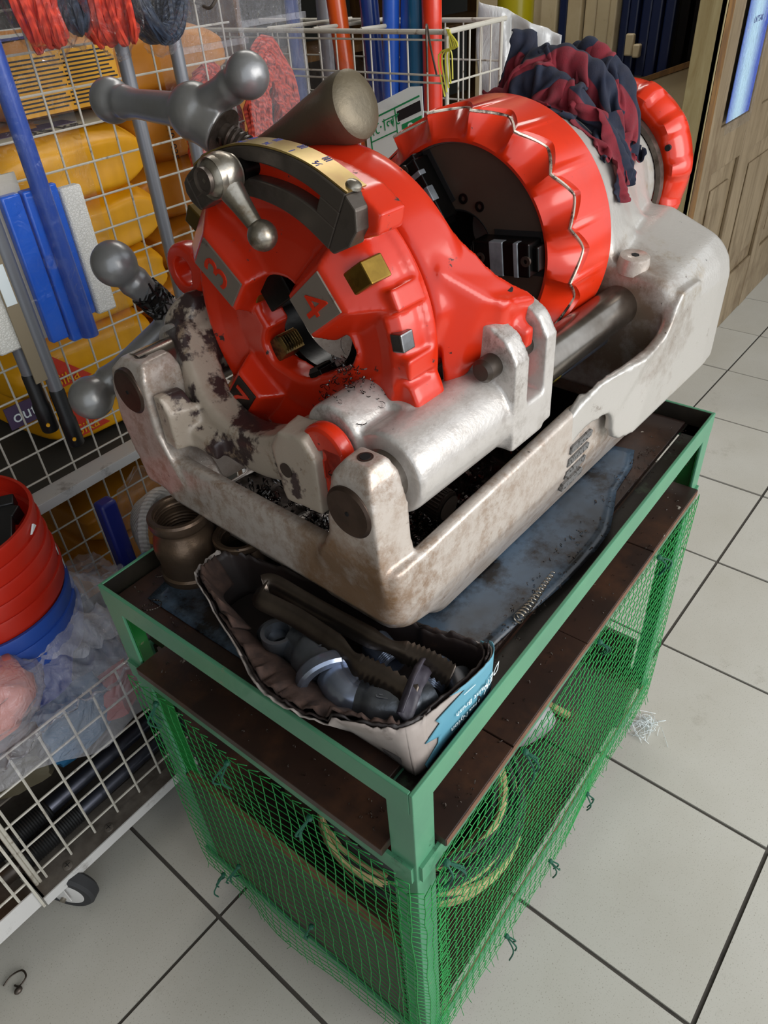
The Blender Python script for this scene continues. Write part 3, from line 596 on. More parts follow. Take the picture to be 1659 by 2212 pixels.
b.loft([[Vector((u, v, z)) for v, z in ((.352, .33), (.372, .302), (.385, .296), (.372, .348))] for u in (.012, .034)])
b.prism([(.10, .30), (.052, .285), (.046, .262), (.060, .238), (.10, .230)], uvz, .002, .040); b.lathe([(.030, .0), (.032, .004), (.032, .038), (.030, .042)], (0, .078, .264), U, 32)
for d in (20, -22): pass
b.loft([[D(u, r, d) for d, r in ((-33, .14), (-29, .158), (-16, .166), (0, .168), (14, .172), (28, .180), (38, .19), (46, .194), (49, .180), (44, .15), (20, .135), (0, .135), (-20, .135))] for u in (-.016, .016)])
for d in (90, 66): b.loft(rblock(d, .13, .152, .010, .010, -.004, .034))
head = b.obj('die_head', 'red', mach, voxel=.0024, relax=4)
for d, r0, r1, w0, w1, tx, rt in BL:
    pl = rblock(d, r0 + .003, r1 - .002, w0 - .003, w1 - .003, -.0275, -.024)
    B().loft(pl).obj('number_plate', 'plate_oil' if tx in '12' else 'plate', head, smooth=False, bevel=.0005)
    a = math.radians(d); er = Vector((0, -math.sin(a), math.cos(a))); c = D(-.0277, (r0 + r1)/2, d); z_ = Vector((-1, 0, 0))
    up = Matrix.Rotation(math.radians(rt), 3, 'X') @ er; x_ = up.cross(z_)
    B().text(tx, .047, frame(c, x_, up), .0009).obj('raised_numeral', 'red_worn', head, smooth=False)
# sliding cam arc with the slot, brass size scale and clamp lever
cl = catmull([(0, .281, .434), (0, .247, .4515), (0, .206, .4605), (0, .165, .459), (0, .130, .450), (0, .098, .434)], 6); hw = [.0135 + .0105*(i/(len(cl)-1)) for i in range(len(cl))]
nrm = []
for i in range(len(cl)):
    t_ = (cl[min(i+1, len(cl)-1)] - cl[max(i-1, 0)]).normalized(); nrm.append(Vector((0, t_.z, -t_.y)) * -1)
if nrm[len(nrm)//2].z < 0: nrm = [-q for q in nrm]
b = B(); L = len(cl)
def band(i0, i1, fa, fb, u0, u1):
    lo = []
    for i in range(i0, i1 + 1): 
        a, c = cl[i] + nrm[i]*fa(i), cl[i] + nrm[i]*fb(i); lo.append([a + U*u0, c + U*u0, c + U*u1, a + U*u1])
    b.loft(lo)
sl = lambda i: .0068
band(0, L-1, lambda i: sl(i), lambda i: hw[i], -.030, -.012); band(0, L-1, lambda i: -hw[i] - .004, lambda i: -sl(i), -.030, -.012)
band(0, 4, lambda i: -.0075, lambda i: .0075, -.030, -.012); band(L-5, L-1, lambda i: -.0075, lambda i: .0075, -.030, -.012)
for e, i in ((-1, 0), (1, L-1)):
    t_ = (cl[1] - cl[0]).normalized()*-1 if i == 0 else (cl[-1] - cl[-2]).normalized(); h_ = hw[i]; c = cl[i]; pts = [c + nrm[i]*h_, c + nrm[i]*h_*.8 + t_*h_*.55, c + nrm[i]*h_*.2 + t_*h_*.85, c - nrm[i]*h_*.5 + t_*h_*.75, c - nrm[i]*(h_ + .004) + t_*h_*.25, c - nrm[i]*(h_ + .004)]; b.loft([[q + U*-.030 for q in pts], [q + U*-.012 for q in pts]])
arc = b.obj('slotted_cam_arc', 'arc', head, smooth=False, bevel=.0014)
b = B(); lo = []
for i in range(3, L): p = cl[i] + nrm[i]*(hw[i] + .0004); lo.append([p + U*-.0285, p + U*-.0285 + nrm[i]*.0016, p + U*-.006 + nrm[i]*.0016, p + U*-.006])
b.loft(lo); b.obj('brass_size_scale', 'brass_scale', head, angle=25)
for i, tx in ((8, '1½'), (12, '1¼'), (16, '¾'), (20, '1'), (24, '½')):
    b = B(); p = cl[i] + nrm[i]*(hw[i] + .0021); tt = (cl[i+1] - cl[i-1]).normalized(); b.text(tx, .0100, frame(p + U*-.0225, -tt, -U), .0001)
    for k in range(3): q = p + tt*(-.003 + .0022*k); b.loft([[q + U*-.014 - tt*.0004, q + U*-.014 + tt*.0004, q + U*-.0065 + tt*.0004, q + U*-.0065 - tt*.0004], [q + U*-.014 - tt*.0004 + nrm[i]*.0002, q + U*-.014 + tt*.0004 + nrm[i]*.0002, q + U*-.0065 + tt*.0004 + nrm[i]*.0002, q + U*-.0065 - tt*.0004 + nrm[i]*.0002]])
    b.obj('size_mark', 'ink', head, smooth=False)
for i in (4, L-2):
    p = cl[i] + nrm[i]*(hw[i] + .0018) + U*-.017; s = B().lathe([(.0068, 0), (.0060, .0022), (.0036, .0038), (.0001, .0042)], p, nrm[i], 20); s.obj('scale_screw', 'chrome', head)
b = B(); kc = Vector((-.052, .205, .4605)); ke = Vector((-.052, .1645, .4185))
b.lathe([(.0112, -.060), (.0165, -.064), (.0172, -.060), (.0172, -.050), (.0150, -.046), (.0150, -.040)], (0, kc.y, kc.z), U, 28)
b.ball(kc, .0185, 24); d_ = (ke - kc); b.tube([kc + d_*.1, kc + d_*.3, kc + d_*.5, kc + d_*.75, kc + d_*.9], [.0125, .0108, .0090, .0074, .0066], 18); b.ball(ke, .0128, 22)
lev = b.obj('clamp_lever', 'chrome', head)
B().ringl([(.008, 0), (.0105, -.001), (.0105, .003), (.008, .003)], (-.071, kc.y, kc.z), U, 24).lathe([(.0001, -.0702), (.0082, -.0702), (.0082, -.06)], (0, kc.y, kc.z), U, 20).obj('lever_rivet', 'iron', head)
B().cyl((-.042, kc.y, kc.z), (.004, kc.y, kc.z), .0078, 18).ringl([(.0078, 0), (.0092, 0), (.0092, .006), (.0078, .006)], (-.034, kc.y, kc.z), U, 20).obj('clamp_stud', 'steel_black', head)
# thread cutting dies
def die(d, r0, r1, w, u0, u1, mat, off=0, teeth=False):
    a = math.radians(d); er = Vector((0, -math.sin(a), math.cos(a))); et = Vector((0, -math.cos(a), -math.sin(a))); o = Vector((0, DV, DZ)) + et*off
    ch = .4*w; b = B().loft([[o + er*r + et*x + U*u for x, u in ((-w, u0), (w, u0), (w, u1), (-w, u1))] for r in (r0, r0 + .006, r1)])
    if teeth:
        for k in range(8): uu = u0 + (u1-u0)*(k+.5)/8; b.loft([[o + er*(r0 - .004) + et*x*.6 + U*uu for x in (-w, w)] + [o + er*(r0 - .004) + et*w*.6 + U*(uu + .001)], [o + er*(r0 + .001) + et*x + U*(uu - .002) for x in (-w, w)] + [o + er*(r0 + .001) + et*w + U*(uu + .002)]])
    b.obj('thread_die', mat, head, smooth=False, bevel=.0015); return er, et, o
er, et, o_ = die(55, .086, .148, .0105, -.016, .010, 'brass', -.002)
mt = frame(o_ + er*.145 + U*.021 - et*.0107, -U, er); mt = frame(o_ + er*.130 + U*-.003 - et*.0108, er*-1, U)
B().text('R1-2', .0115, mt @ Matrix.Translation((0, -.006, 0)), .0002).text('HSS', .0115, mt @ Matrix.Translation((.002, .006, 0)), .0002).obj('stamped_marks', 'ink_black', head, smooth=False)
die(-57, .13, .170, .0105, .002, .026, pm('oily_brass', '6a5526', .35, .85, dirt='2a2012', bump=.1))
die(-34, .026, .060, .021, -.002, .030, 'steel_black', .006); die(-62, .050, .057, .008, -.003, .012, 'brass', .002); die(-132, .036, .09, .011, .004, .030, pm('used_die_steel', '7a6238', .35, .85, dirt='2c2218', dscale=50, dlo=.45, dhi=.6, bump=.3), 0, True)
die(80, .136, .1495, .0085, -.0065, .010, 'steel'); die(150, .045, .085, .010, .0, .022, 'steel_black', 0, True)
B().ringl([(.052, .030), (.060, .030), (.060, .056), (.052, .056)], (0, DV, DZ), U, 48).obj('cam_ring', 'steel_black', head)
B().cyl((.018, .0475, .256), (.020, .0458, .256), .0042, 12).obj('lug_hole', 'hole', head)
B().cyl((.07, .205, .318), (.24, .205, .318), .0235, 28).obj('reamer_cone', pm('grey_blue_steel', '565c66', .35, .8, bump=.1), mach)
# cutter feed handle with its screw and the tapered grip behind
b = B(); hub = Vector((.045, .357, .481))
sd = (Vector((.07, .262, .425)) - hub).normalized()
def spoke(b, a, e, rb, rs0, rs1):
    a, e = Vector(a), Vector(e); d = e - a; L_ = d.length; dn = d.normalized()
    prof = []
    for k in range(41):
        q = k/40; h = q*(L_ + rb*.98); e0 = h - L_; ball = math.sqrt(max(0, rb*rb - e0*e0)) if abs(e0) < rb else 0
        neck = rs0 + (rs1 - rs0)*min(1, h/(L_*.8)); g_ = max(0, 1 - abs(h - (L_ - rb*1.15))/(rb*1.1)); r = max(neck + (rb - neck)*.42*g_*g_*(1 if h < L_ - rb*.2 else 0) if h < L_ else 0, ball); prof.append((max(r, .0004), h))
    b.lathe(prof, a, dn, 26)
spoke(b, hub, (.045, .505, .483), .0235, .0175, .0140); spoke(b, hub, (.060, .287, .5135), .0205, .0175, .013)
b.ball(hub, .0275, 28); b.lathe([(.026, -.004), (.0245, .018), (.0245, .034)], hub, sd, 30)
hnd = b.obj('cutter_feed_handle', 'silver_paint', mach, voxel=.0019, relax=7)
p0 = hub + sd*.033; b = B(); b.cyl(p0, p0 + sd*.10, .0108, 18)
pts = []; pa, pb = perp(sd)
for i in range(15*14): a = 2*math.pi*i/14; pts.append(p0 + sd*(.006 + .09*i/(15*14)) + (pa*math.cos(a) + pb*math.sin(a))*.0116)
b.tube(pts, .0021, 5); b.obj('feed_screw', 'steel_dark', hnd)
B().ringl([(.011, 0), (.0225, 0), (.0235, .001), (.0235, .002), (.011, .002)], hub + sd*.0335, sd, 28).obj('hub_end_face', 'iron', hnd)
g0, g1 = Vector((.085, .302, .446)), Vector((.092, .190, .488)); gd = (g1 - g0)
B().lathe([(.012, -.03), (.0135, 0), (.0175, .035), (.023, .07), (.0270, .098), (.0292, gd.length - .012), (.0302, gd.length), (.029, gd.length + .008), (.0245, gd.length + .012), (.012, gd.length + .014), (.001, gd.length + .0142)], g0, gd, 36).obj('reamer_grip', 'olive', mach)
B().prism([(.17, .40), (.30, .40), (.30, .44), (.25, .452), (.20, .45)], uvz, .068, .12).obj('cutter_bracket', 'red', mach, bevel=.004)
# feed wheel on the left flank
b = B(); hub = Vector((.036, .468, .240)); AXV = Vector((0, 1, 0))
for (e, rb) in (((-.020, .480, .327), .0265), ((-.100, .478, .188), .0265), ((.13, .47, .19), .0265)): spoke(b, hub, e, rb, .0190, .0150)
b.ball(hub, .026, 24); b.lathe([(.024, -.06), (.026, 0)], hub, AXV, 28)
whl = b.obj('carriage_feed_wheel', 'silver_paint', mach, voxel=.0021, relax=7)
b = B(); c0 = hub + (Vector((-.020, .480, .327)) - hub)*.36; dd = (Vector((-.020, .480, .327)) - hub).normalized(); r = random.Random(4)
for k in range(26):
    pts = []; ph0 = r.uniform(0, 6.28); pa, pb = perp(dd); rr = .0165 + r.uniform(0, .0022); h0 = r.uniform(-.014, .014)
    for q in range(9): a = ph0 + q*.35; pts.append(c0 + dd*(h0 + .002*q*r.uniform(-.3, 1)) + (pa*math.cos(a) + pb*math.sin(a))*rr)
    b.tube(pts, r.uniform(.0012, .0026), 5)
b.tube([c0 + dd*h for h in (-.020, -.012, .0, .012, .022)], [.0150, .0172, .0168, .0176, .0152], 16); b.obj('grease_rag_wrap', pm('black_sticky_tape', '151313', .25, bump=.2), whl)
# oil hose below the right bar
hs = B().tube(catmull([(.14, .075, .150), (.20, .072, .160), (.27, .066, .172), (.30, .064, .174)], 5), .0085, 12).obj('oil_hose', pm('green_gold_hose', '3a5a34', .3, .4, speck='a08a30', slo=.5, sscale=60, bump=.2), mach)
B().cyl((.29, .0645, .1735), (.43, .058, .179), .0088, 18).obj('hose_fitting', 'fit_zinc', hs)
# shavings: curls of swarf over the oily tray
b = B(); r = random.Random(12)
def tz(u, v): return .034 + .020*(noise.noise(Vector((u*16, v*16, 3)))+.6) + .012*math.exp(-((u-.10)/.07)**2 - ((v-.12)/.06)**2) + .02*math.exp(-((u+.01)/.05)**2 - ((v-.17)/.05)**2) - .012*max(0, (u-.2)/.2)
b.grid(lambda i, j: Vector((-.066 + .40*i, .036 + .335*j, tz(-.066 + .40*i, .036 + .335*j))), 80, 66)
def curl(o, ax, rad, turns, w, pitch, n=12):
    pa, pb = perp(ax); A = []; Z = []
    for i in range(int(n*turns) + 1):
        a = 2*math.pi*i/n; q = o + (pa*math.cos(a) + pb*math.sin(a))*rad*(1 + .1*math.sin(a*.3)) + ax*pitch*i/n; A.append(q); Z.append(q + ax*w)
    for i in range(len(A) - 1): b.face([b.bm.verts.new(p) for p in (A[i], A[i+1], Z[i+1], Z[i])])
for k in range(900):
    u, v = r.uniform(-.06, .30), r.uniform(.045, .36)
    if k % 3 == 0: u, v = r.gauss(.10, .05), r.gauss(.09, .03)
    if k % 7 == 0: u, v = r.gauss(.0, .03), r.gauss(.14, .035)
    if not (-.062 < u < .33 and .045 < v < .36): continue
    o = Vector((u, v, tz(u, v) + r.uniform(.0, .008))); ax = Vector((r.gauss(0, 1), r.gauss(0, 1), r.gauss(0, .6))).normalized()
    curl(o, ax, r.uniform(.002, .0065), r.uniform(.6, 2.2), r.uniform(.0010, .0028), r.uniform(.001, .005))
for k in range(620):                                       # crumbs lying on the castings
    q = r.random()*1.0
    if k > 260: q = 2
    if q < .45: u = r.uniform(-.03, .10); a = r.gauss(8, 28); o = Vector((u, .0445 + .041*math.sin(math.radians(a)), .2145 + .041*math.cos(math.radians(a))))
    elif q < .7: u = r.uniform(-.05, .03); a = r.gauss(10, 35); o = Vector((u, .104 - .0345*math.sin(math.radians(a)), .246 + .0345*math.cos(math.radians(a))))
    elif q > 1: u = r.gauss(.03, .035); o = Vector((u, r.gauss(.078, .007), .232 + r.uniform(0, .012)))
    else: o = D(-.006, r.uniform(.06, .10), r.uniform(95, 150))
    curl(o, Vector((r.gauss(0, 1), r.gauss(0, 1), r.gauss(0, 1))).normalized(), r.uniform(.0012, .004), r.uniform(.4, 1.0), .001, .001, 8)
shv = b.obj('metal_shavings', pm('oily_swarf', '6a6664', .16, .95, var='1a1613', vscale=40, bump=.2), mach, angle=180, normals=False); shv['kind'] = 'stuff'
b = B(); r = random.Random(3)
for k in range(260):
    u, v = r.gauss(.09, .06), r.gauss(.11, .06)
    if k > 150: u, v = r.uniform(-.06, .05), r.uniform(.07, .34)
    if k > 240: u, v = r.gauss(.06, .02), r.gauss(.17, .03)
    if -.05 < u < .3 and .05 < v < .35: curl(Vector((u, v, tz(u, v) + r.uniform(.004, .012))), Vector((r.gauss(0, 1), r.gauss(0, 1), r.gauss(0, 1))).normalized(), r.uniform(.003, .007), r.uniform(.5, 1.6), .0014, .002)
for k in range(26):
    o = Vector((r.uniform(.06, .10), r.gauss(.185, .012), r.gauss(.255, .015))); curl(o, Vector((r.gauss(0, 1), r.gauss(0, 1), r.gauss(0, 1))).normalized(), r.uniform(.004, .014), r.uniform(.4, 1.2), .0012, .002)
sh2 = b.obj('bright_shavings', 'steel', mach, angle=180, normals=False); sh2['kind'] = 'stuff'
# ---------------------------------------------------------------- rag on the headstock
rag = thing('rag', 'crumpled maroon and navy striped cloth rag draped over the white headstock', 'rag', (.19557, .08031, .7264), math.radians(-2.5))
import numpy as np
LOBES = (
([(.47, .274, .455), (.47, .279, .477), (.48, .265, .494), (.5, .237, .495), (.51, .225, .479)], [.0132, .0201, .021, .0174, .0082]),
([(.53, .22, .509), (.53, .202, .492), (.53, .174, .473), (.53, .146, .449), (.53, .122, .433)], [.007, .0174, .0243, .0277, .0173]),
([(.47, .257, .463), (.47, .224, .477), (.48, .192, .479), (.49, .158, .462), (.5, .129, .437)], [.0118, .0195, .0226, .0236, .0147]),
([(.44, .294, .439), (.44, .275, .443), (.44, .25, .439), (.44, .223, .436), (.45, .199, .431)], [.0054, .013, .0152, .0138, .0092]),
([(.44, .25, .445), (.44, .231, .461), (.45, .208, .465), (.45, .179, .457), (.45, .162, .443)], [.0082, .0171, .0192, .0178, .0111]),
([(.44, .2, .442), (.44, .178, .448), (.45, .158, .443), (.46, .147, .427), (.47, .151, .407)], [.0091, .0156, .0189, .018, .0115]),
([(.46, .169, .431), (.46, .145, .415), (.46, .127, .396), (.45, .11, .378), (.44, .092, .351)], [.0148, .0226, .0216, .0169, .009]),
([(.5, .153, .435), (.51, .135, .425), (.52, .125, .408), (.52, .119, .39)], [.0138, .0196, .0175, .0094]),
([(.55, .15, .433), (.55, .132, .424), (.55, .121, .409), (.54, .123, .394)], [.0095, .0118, .0095, .0048]),
([(.48, .132, .402), (.47, .113, .39), (.46, .096, .372), (.45, .083, .358)], [.0115, .0159, .0113, .0045]),
([(.52, .242, .488), (.54, .231, .493), (.54, .213, .481), (.53, .185, .458)], [.0083, .0154, .0178, .0129]))
LUMPS = [[u*(1-f) + w*f for u, w in zip(P_[q], P_[q+1])] + [(R_[q]*(1-f) + R_[q+1]*f)*.72 - .001] for P_, R_ in LOBES for q in range(len(P_)-1) for f in (0, .5)]
def drop_cloth(seed, steps, h, size, its=14):
    """let a crumpled sheet fall on the headstock barrel and the bundle underneath; returns points, faces and weave coordinates"""
    rng = np.random.RandomState(seed); NX, NY = int(2.2*size[0]/h), int(2.2*size[1]/h)
    Sg, Tg = np.meshgrid((np.arange(NX) - NX/2)*h, (np.arange(NY) - NY/2)*h, indexing='ij')
    half = size[1] - .012 + .010*np.sin(Sg*60 + 1) + .006*np.sin(Sg*170 + 2)
    mask = (np.abs(Tg) < half) & (np.abs(Sg) < size[0] - .016 + .010*np.sin(Tg*70) + .006*np.sin(Tg*190 + 3))
    idx = -np.ones((NX, NY), int); N = int(mask.sum()); idx[mask] = np.arange(N); rest = np.stack([Sg[mask], Tg[mask]], 1)
    def field(f):
        o = np.zeros(N)
        for _ in range(6):
            a = rng.uniform(0, 2*np.pi); kk = f*rng.uniform(.7, 1.4); o += np.sin(kk*(rest[:, 0]*np.cos(a) + rest[:, 1]*np.sin(a)) + rng.uniform(0, 6.28))
        return o/np.sqrt(6)
    x = np.zeros((N, 3)); x[:, 0] = .495 + rest[:, 0]*.36 + .014*field(75); x[:, 1] = .190 + rest[:, 1]*.46 + .014*field(75); x[:, 2] = .535 + .030*field(75) + .016*field(150)
    E, L, K = [], [], []
    for (di, dj), kk in (((1, 0), .95), ((0, 1), .95), ((1, 1), .6), ((1, -1), .6), ((2, 0), .16), ((0, 2), .16)):
        a = idx[:NX - di, (0 if dj >= 0 else -dj):(NY - dj if dj >= 0 else NY)]; c = idx[di:, (dj if dj >= 0 else 0):(NY if dj >= 0 else NY + dj)]
        ok = (a >= 0) & (c >= 0); e = np.stack([a[ok], c[ok]], 1); E.append(e); L.append(np.full(len(e), h*np.hypot(di, dj))); K.append(np.full(len(e), kk))
    E, L, K = np.concatenate(E), np.concatenate(L), np.concatenate(K); deg = np.maximum(np.bincount(E.ravel(), minlength=N), 1).astype(float)[:, None]
    gi, gj = np.divmod(np.flatnonzero(mask), NY); th = .0052
    def rub(x, xp, ii, n, mu):
        d = x[ii] - xp[ii]; x[ii] -= (d - n*(d*n).sum(1)[:, None])*mu
    def collide(x, xp):
        dv, dz = x[:, 1] - AV, x[:, 2] - AZ; r = np.hypot(dv, dz); R = np.clip(.1385 - (x[:, 0] - .40)*.21, .098, .1385)
        R = np.where(x[:, 0] < .38, .157, np.where(x[:, 0] > .64, .121, R)) + .0025; ii = np.flatnonzero(r < R)
        if len(ii):
            n = np.stack([np.zeros(len(ii)), dv[ii]/r[ii], dz[ii]/r[ii]], 1); x[ii, 1] = AV + n[:, 1]*R[ii]; x[ii, 2] = AZ + n[:, 2]*R[ii]; rub(x, xp, ii, n, .7)
        for u, v, z, rr in LUMPS:
            d = x - np.array([u, v, z]); ii = np.flatnonzero((np.abs(d) < rr).all(1)); l = np.sqrt((d[ii]**2).sum(1)) + 1e-9; kk = l < rr; ii, l = ii[kk], l[kk]
            if len(ii): n = d[ii]/l[:, None]; x[ii] += n*(rr - l)[:, None]; rub(x, xp, ii, n, .6)
        x[:, 2] = np.maximum(x[:, 2], .283); return x
    def apart(x):
        c = np.floor(x/th).astype(np.int64); c -= c.min(0) - 1; D = c.max(0) + 3; key = (c[:, 0]*D[1] + c[:, 1])*D[2] + c[:, 2]
        o = np.argsort(key, kind='stable'); ks = key[o]; dx = np.zeros_like(x); cnt = np.zeros(N)
        for a in (-1, 0, 1):
            for c_ in (-1, 0, 1):
                for q in (-1, 0, 1):
                    if (a, c_, q) < (0, 0, 0): continue
                    k2 = key + (a*D[1] + c_)*D[2] + q; l, r = np.searchsorted(ks, k2, 'left'), np.searchsorted(ks, k2, 'right')
                    for sft in range(4):
                        i = np.flatnonzero((l + sft) < r)
                        if len(i) == 0: break
                        j = o[l[i] + sft]; ok = (i != j) if (a, c_, q) != (0, 0, 0) else (i < j); i, j = i[ok], j[ok]
                        far = (np.abs(gi[i] - gi[j]) > 2) | (np.abs(gj[i] - gj[j]) > 2); i, j = i[far], j[far]
                        d = x[j] - x[i]; L2 = np.sqrt((d*d).sum(1)) + 1e-9; ok = L2 < th; i, j, d, L2 = i[ok], j[ok], d[ok], L2[ok]
                        p = d*((th - L2)/L2*.35)[:, None]; np.add.at(dx, i, -p); np.add.at(dx, j, p); np.add.at(cnt, i, 1); np.add.at(cnt, j, 1)
        return x + dx/np.maximum(cnt, 1)[:, None]
    v = np.zeros_like(x); dt = .008
    for st in range(steps):
        v[:, 2] -= 9.8*dt*.6; v *= .93; xp = x.copy(); x = x + v*dt
        for it in range(its):
            d = x[E[:, 1]] - x[E[:, 0]]; l = np.sqrt((d*d).sum(1)) + 1e-9; p = d*(np.where((L > 1.9*h) & (l > L), 0, K)*(l - L)/l*.5)[:, None]
            dx = np.stack([np.bincount(E[:, 0], p[:, q], N) - np.bincount(E[:, 1], p[:, q], N) for q in range(3)], 1); x = x + dx/deg*2.6
            if it % 7 == 6: x = collide(x, xp)
        if st % 2 == 0: x = apart(x)
        x = collide(x, xp); v = (x - xp)/dt; v *= np.minimum(1, 1.2/np.maximum(np.sqrt((v*v).sum(1)), 1e-6))[:, None]
    q = np.stack([idx[:-1, :-1], idx[1:, :-1], idx[1:, 1:], idx[:-1, 1:]], -1).reshape(-1, 4); q = q[(q >= 0).all(1)]
    return x, q, rest - rest.min(0)
rx, rf, rw = drop_cloth(11, 95, .0052, (.21, .185))
me2 = bpy.data.meshes.new('cloth'); me2.from_pydata(rx.tolist(), [], rf.tolist()); me2.polygons.foreach_set('use_smooth', [True]*len(rf))
at_ = me2.attributes.new('weave', 'FLOAT_VECTOR', 'POINT'); at_.data.foreach_set('vector', np.concatenate([rw, np.zeros((len(rw), 1))], 1).ravel())
ragc = bpy.data.objects.new('cloth', me2); C.objects.link(ragc); ragc.parent = rag
q = ragc.modifiers.new('s', 'SOLIDIFY'); q.thickness = .0022; q.offset = 0; q = ragc.modifiers.new('u', 'SUBSURF'); q.levels = 2; q.render_levels = 2
FL = []
Rb = lambda u: .1385 - (u - .40)*.21
for P_, w0, w1, sd in (([(.465, 34, .020), (.455, 44, .014), (.447, 54, .008), (.440, 62, .006), (.434, 70, .004), (.431, 75, .003)], .024, .012, 1), ([(.478, 44, .014), (.470, 54, .010), (.462, 62, .006), (.456, 69, .005)], .019, .010, 2), ([(.445, -24, .012), (.428, -32, .010), (.414, -37, .008)], .016, .008, 3)):
    C_ = catmull([PC(u, Rb(u) + .003 + e, ph) for u, ph, e in P_], 8); n = len(C_); rows = []; b = B()
    for i, p in enumerate(C_):
        t_ = (C_[min(i+1, n-1)] - C_[max(i-1, 0)]).normalized(); nr = Vector((0, p.y - AV, p.z - AZ)).normalized(); sd_ = t_.cross(nr).normalized(); w = w0 + (w1 - w0)*i/(n-1)
        rows.append([p + sd_*w*(q/6 - .5)*2*(1 + .25*noise.noise(Vector((i*.6, q, sd)))) + nr*(.004 + .005*math.sin(q*1.1 + i*.3 + sd) + .004*noise.noise(Vector((i*.5, q*.7, sd)))) + t_*.006*noise.noise(Vector((q*2.3, sd, 1)))*(i/n) for q in range(7)])
    b.loft(rows, False, False); o = b.obj('torn_flap', None, rag, angle=180, solid=.0020, sub=2); FL.append(o)
    av = o.data.attributes.new('weave', 'FLOAT_VECTOR', 'POINT'); av.data.foreach_set('vector', [z for i in range(n) for q in range(7) for z in (.062*sd + .005*q, .003*i + .008*q, 0)])
k = NT('striped_jersey_cloth'); an = k.n('ShaderNodeAttribute'); an.attribute_name = 'weave'; sp = k.n('ShaderNodeSeparateXYZ'); k.l(an.outputs['Vector'], sp.inputs[0])
st = k.math('SINE', k.math('ADD', k.math('MULTIPLY', k.math('ADD', sp.outputs[0], k.math('MULTIPLY', sp.outputs[1], .5)), 78.), .6)); f = k.ramp(st, -.04, .06)
c = k.mix(f, rgb('741a26'), rgb('161d30')); c = k.mix(k.ramp(k.noise(60, 4), .4, .75), c, k.mix(.35, c, rgb('3a3438')))
M['rag'] = k.done(k.bsdf(c, .95, 0, k.noise(420, 4, .7), .4, .001))
ragc.data.materials.append(M['rag'])
for o in FL: o.data.materials.append(M['rag'])
# ---------------------------------------------------------------- on the cart
ZT = .7245
def fitting(name, label, loc, h, r, mat, group=None):
    t = thing(name, label, 'pipe fitting', loc, 0, group)
    prof = [(r*.76, h*.02), (r*.98, 0), (r, h*.05), (r, h*.10), (r*.94, h*.13), (r*.93, h*.32), (r*.98, h*.42), (r*.99, h*.52), (r*.92, h*.66), (r*.80, h*.76), (r*.80, h*.80), (r*.90, h*.84), (r*.93, h*.88), (r*.93, h*.97), (r*.88, h), (r*.76, h), (r*.73, h*.96), (r*.73, h*.3), (r*.6, h*.28), (r*.6, h*.06)]
    B().ringl([(a, c) for a, c in prof], (0, 0, 0), (0, 0, 1), 44).obj('fitting_body', mat, t)
    pts = []
    for i in range(20*9 + 1): a = 2*math.pi*i/20; pts.append(Vector((math.cos(a)*r*.735, math.sin(a)*r*.735, h*.96 - h*.45*i/(20*9))))
    B().tube(pts, .0016, 5).obj('inner_thread', 'fit_bronze', t)
    return t
fitting('reducing_socket', 'brown iron reducing socket standing upright by the left cart corner', (.098, .412, ZT), .093, .0395, 'fit_bronze')
fitting('pipe_socket', 'brown iron socket half hidden behind the torn cardboard box', (.135, .352, ZT), .062, .036, 'fit_bronze')
box = thing('cardboard_box', 'torn oil soaked cardboard box of pipe fittings at the near cart corner', 'box', (0, 0, 0))
def outline(top):
    if top: P = [(.036, .027), (.080, .016), (.128, .009), (.150, .012), (.159, .024), (.157, .050), (.148, .088), (.140, .15), (.132, .24), (.118, .322), (.098, .346), (.066, .346), (.050, .332), (.038, .300), (.016, .235), (-.004, .185), (-.007, .140), (.002, .090), (.018, .050)]
    else: P = [(.031, .016), (.075, .015), (.125, .013), (.150, .014), (.155, .022), (.154, .050), (.146, .088), (.138, .15), (.130, .24), (.114, .312), (.096, .326), (.072, .326), (.060, .318), (.052, .290), (.038, .235), (.033, .185), (.031, .140), (.030, .090), (.030, .045)]
    return catmull([Vector((x, y, 0)) for x, y in P], 5, True)
OT, OB = outline(True), outline(False); NP = len(OT)
def hgt(i):
    q = i/NP*19; base = .058
    if 13 < q < 17: base = .046 - .006*math.sin((q-13)/4*math.pi)
    if 4 <= q <= 9: base = .050
    return base
def wall(name, mat, i0, i1, off, dh, jag, seed, parent, thick=.0015, foot=0., jl=0, jr=0):
    b = B(); n = (i1 - i0)*2
    def fn(a, c):
        x = i0 + a*(i1 - i0)
        if jl and a < .5: x += jl*noise.noise(Vector((c*5, seed, 1)))*(1 - 2*a) + jl*.9*(1-c)*(1-2*a)*-1
        i = int(x) % NP; j = (i + 1) % NP; fr = x - int(x); tp = OT[i]*(1-fr) + OT[j]*fr; bt = OB[i]*(1-fr) + OB[j]*fr
        ctr = Vector((.08, .17, 0)); d = (tp - ctr).normalized()
        jz = jag*(noise.noise(Vector((x*.9, seed, 0))) + .6*noise.noise(Vector((x*2.7, seed, 5))))*c
        p = bt + (tp - bt)*c + d*off; return Vector((p.x, p.y, ZT + .0005 + foot + (hgt(int(x) % NP) + dh + jz - foot)*c))
    b.grid(fn, n, 8); return b.obj(name, mat, parent, angle=60, solid=thick)
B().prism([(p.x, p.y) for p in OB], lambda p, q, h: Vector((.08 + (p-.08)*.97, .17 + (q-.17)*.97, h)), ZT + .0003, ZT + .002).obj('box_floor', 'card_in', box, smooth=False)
wall('front_panel', 'card_out', 70, 97, 0, .0, .006, 1, box)
wall('left_panel', 'card_out', 50, 71, 0, .004, .006, 2, box)
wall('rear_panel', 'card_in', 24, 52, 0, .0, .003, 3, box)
wall('right_panel', 'card_out', -1, 25, -.0004, .0, .002, 4, box)
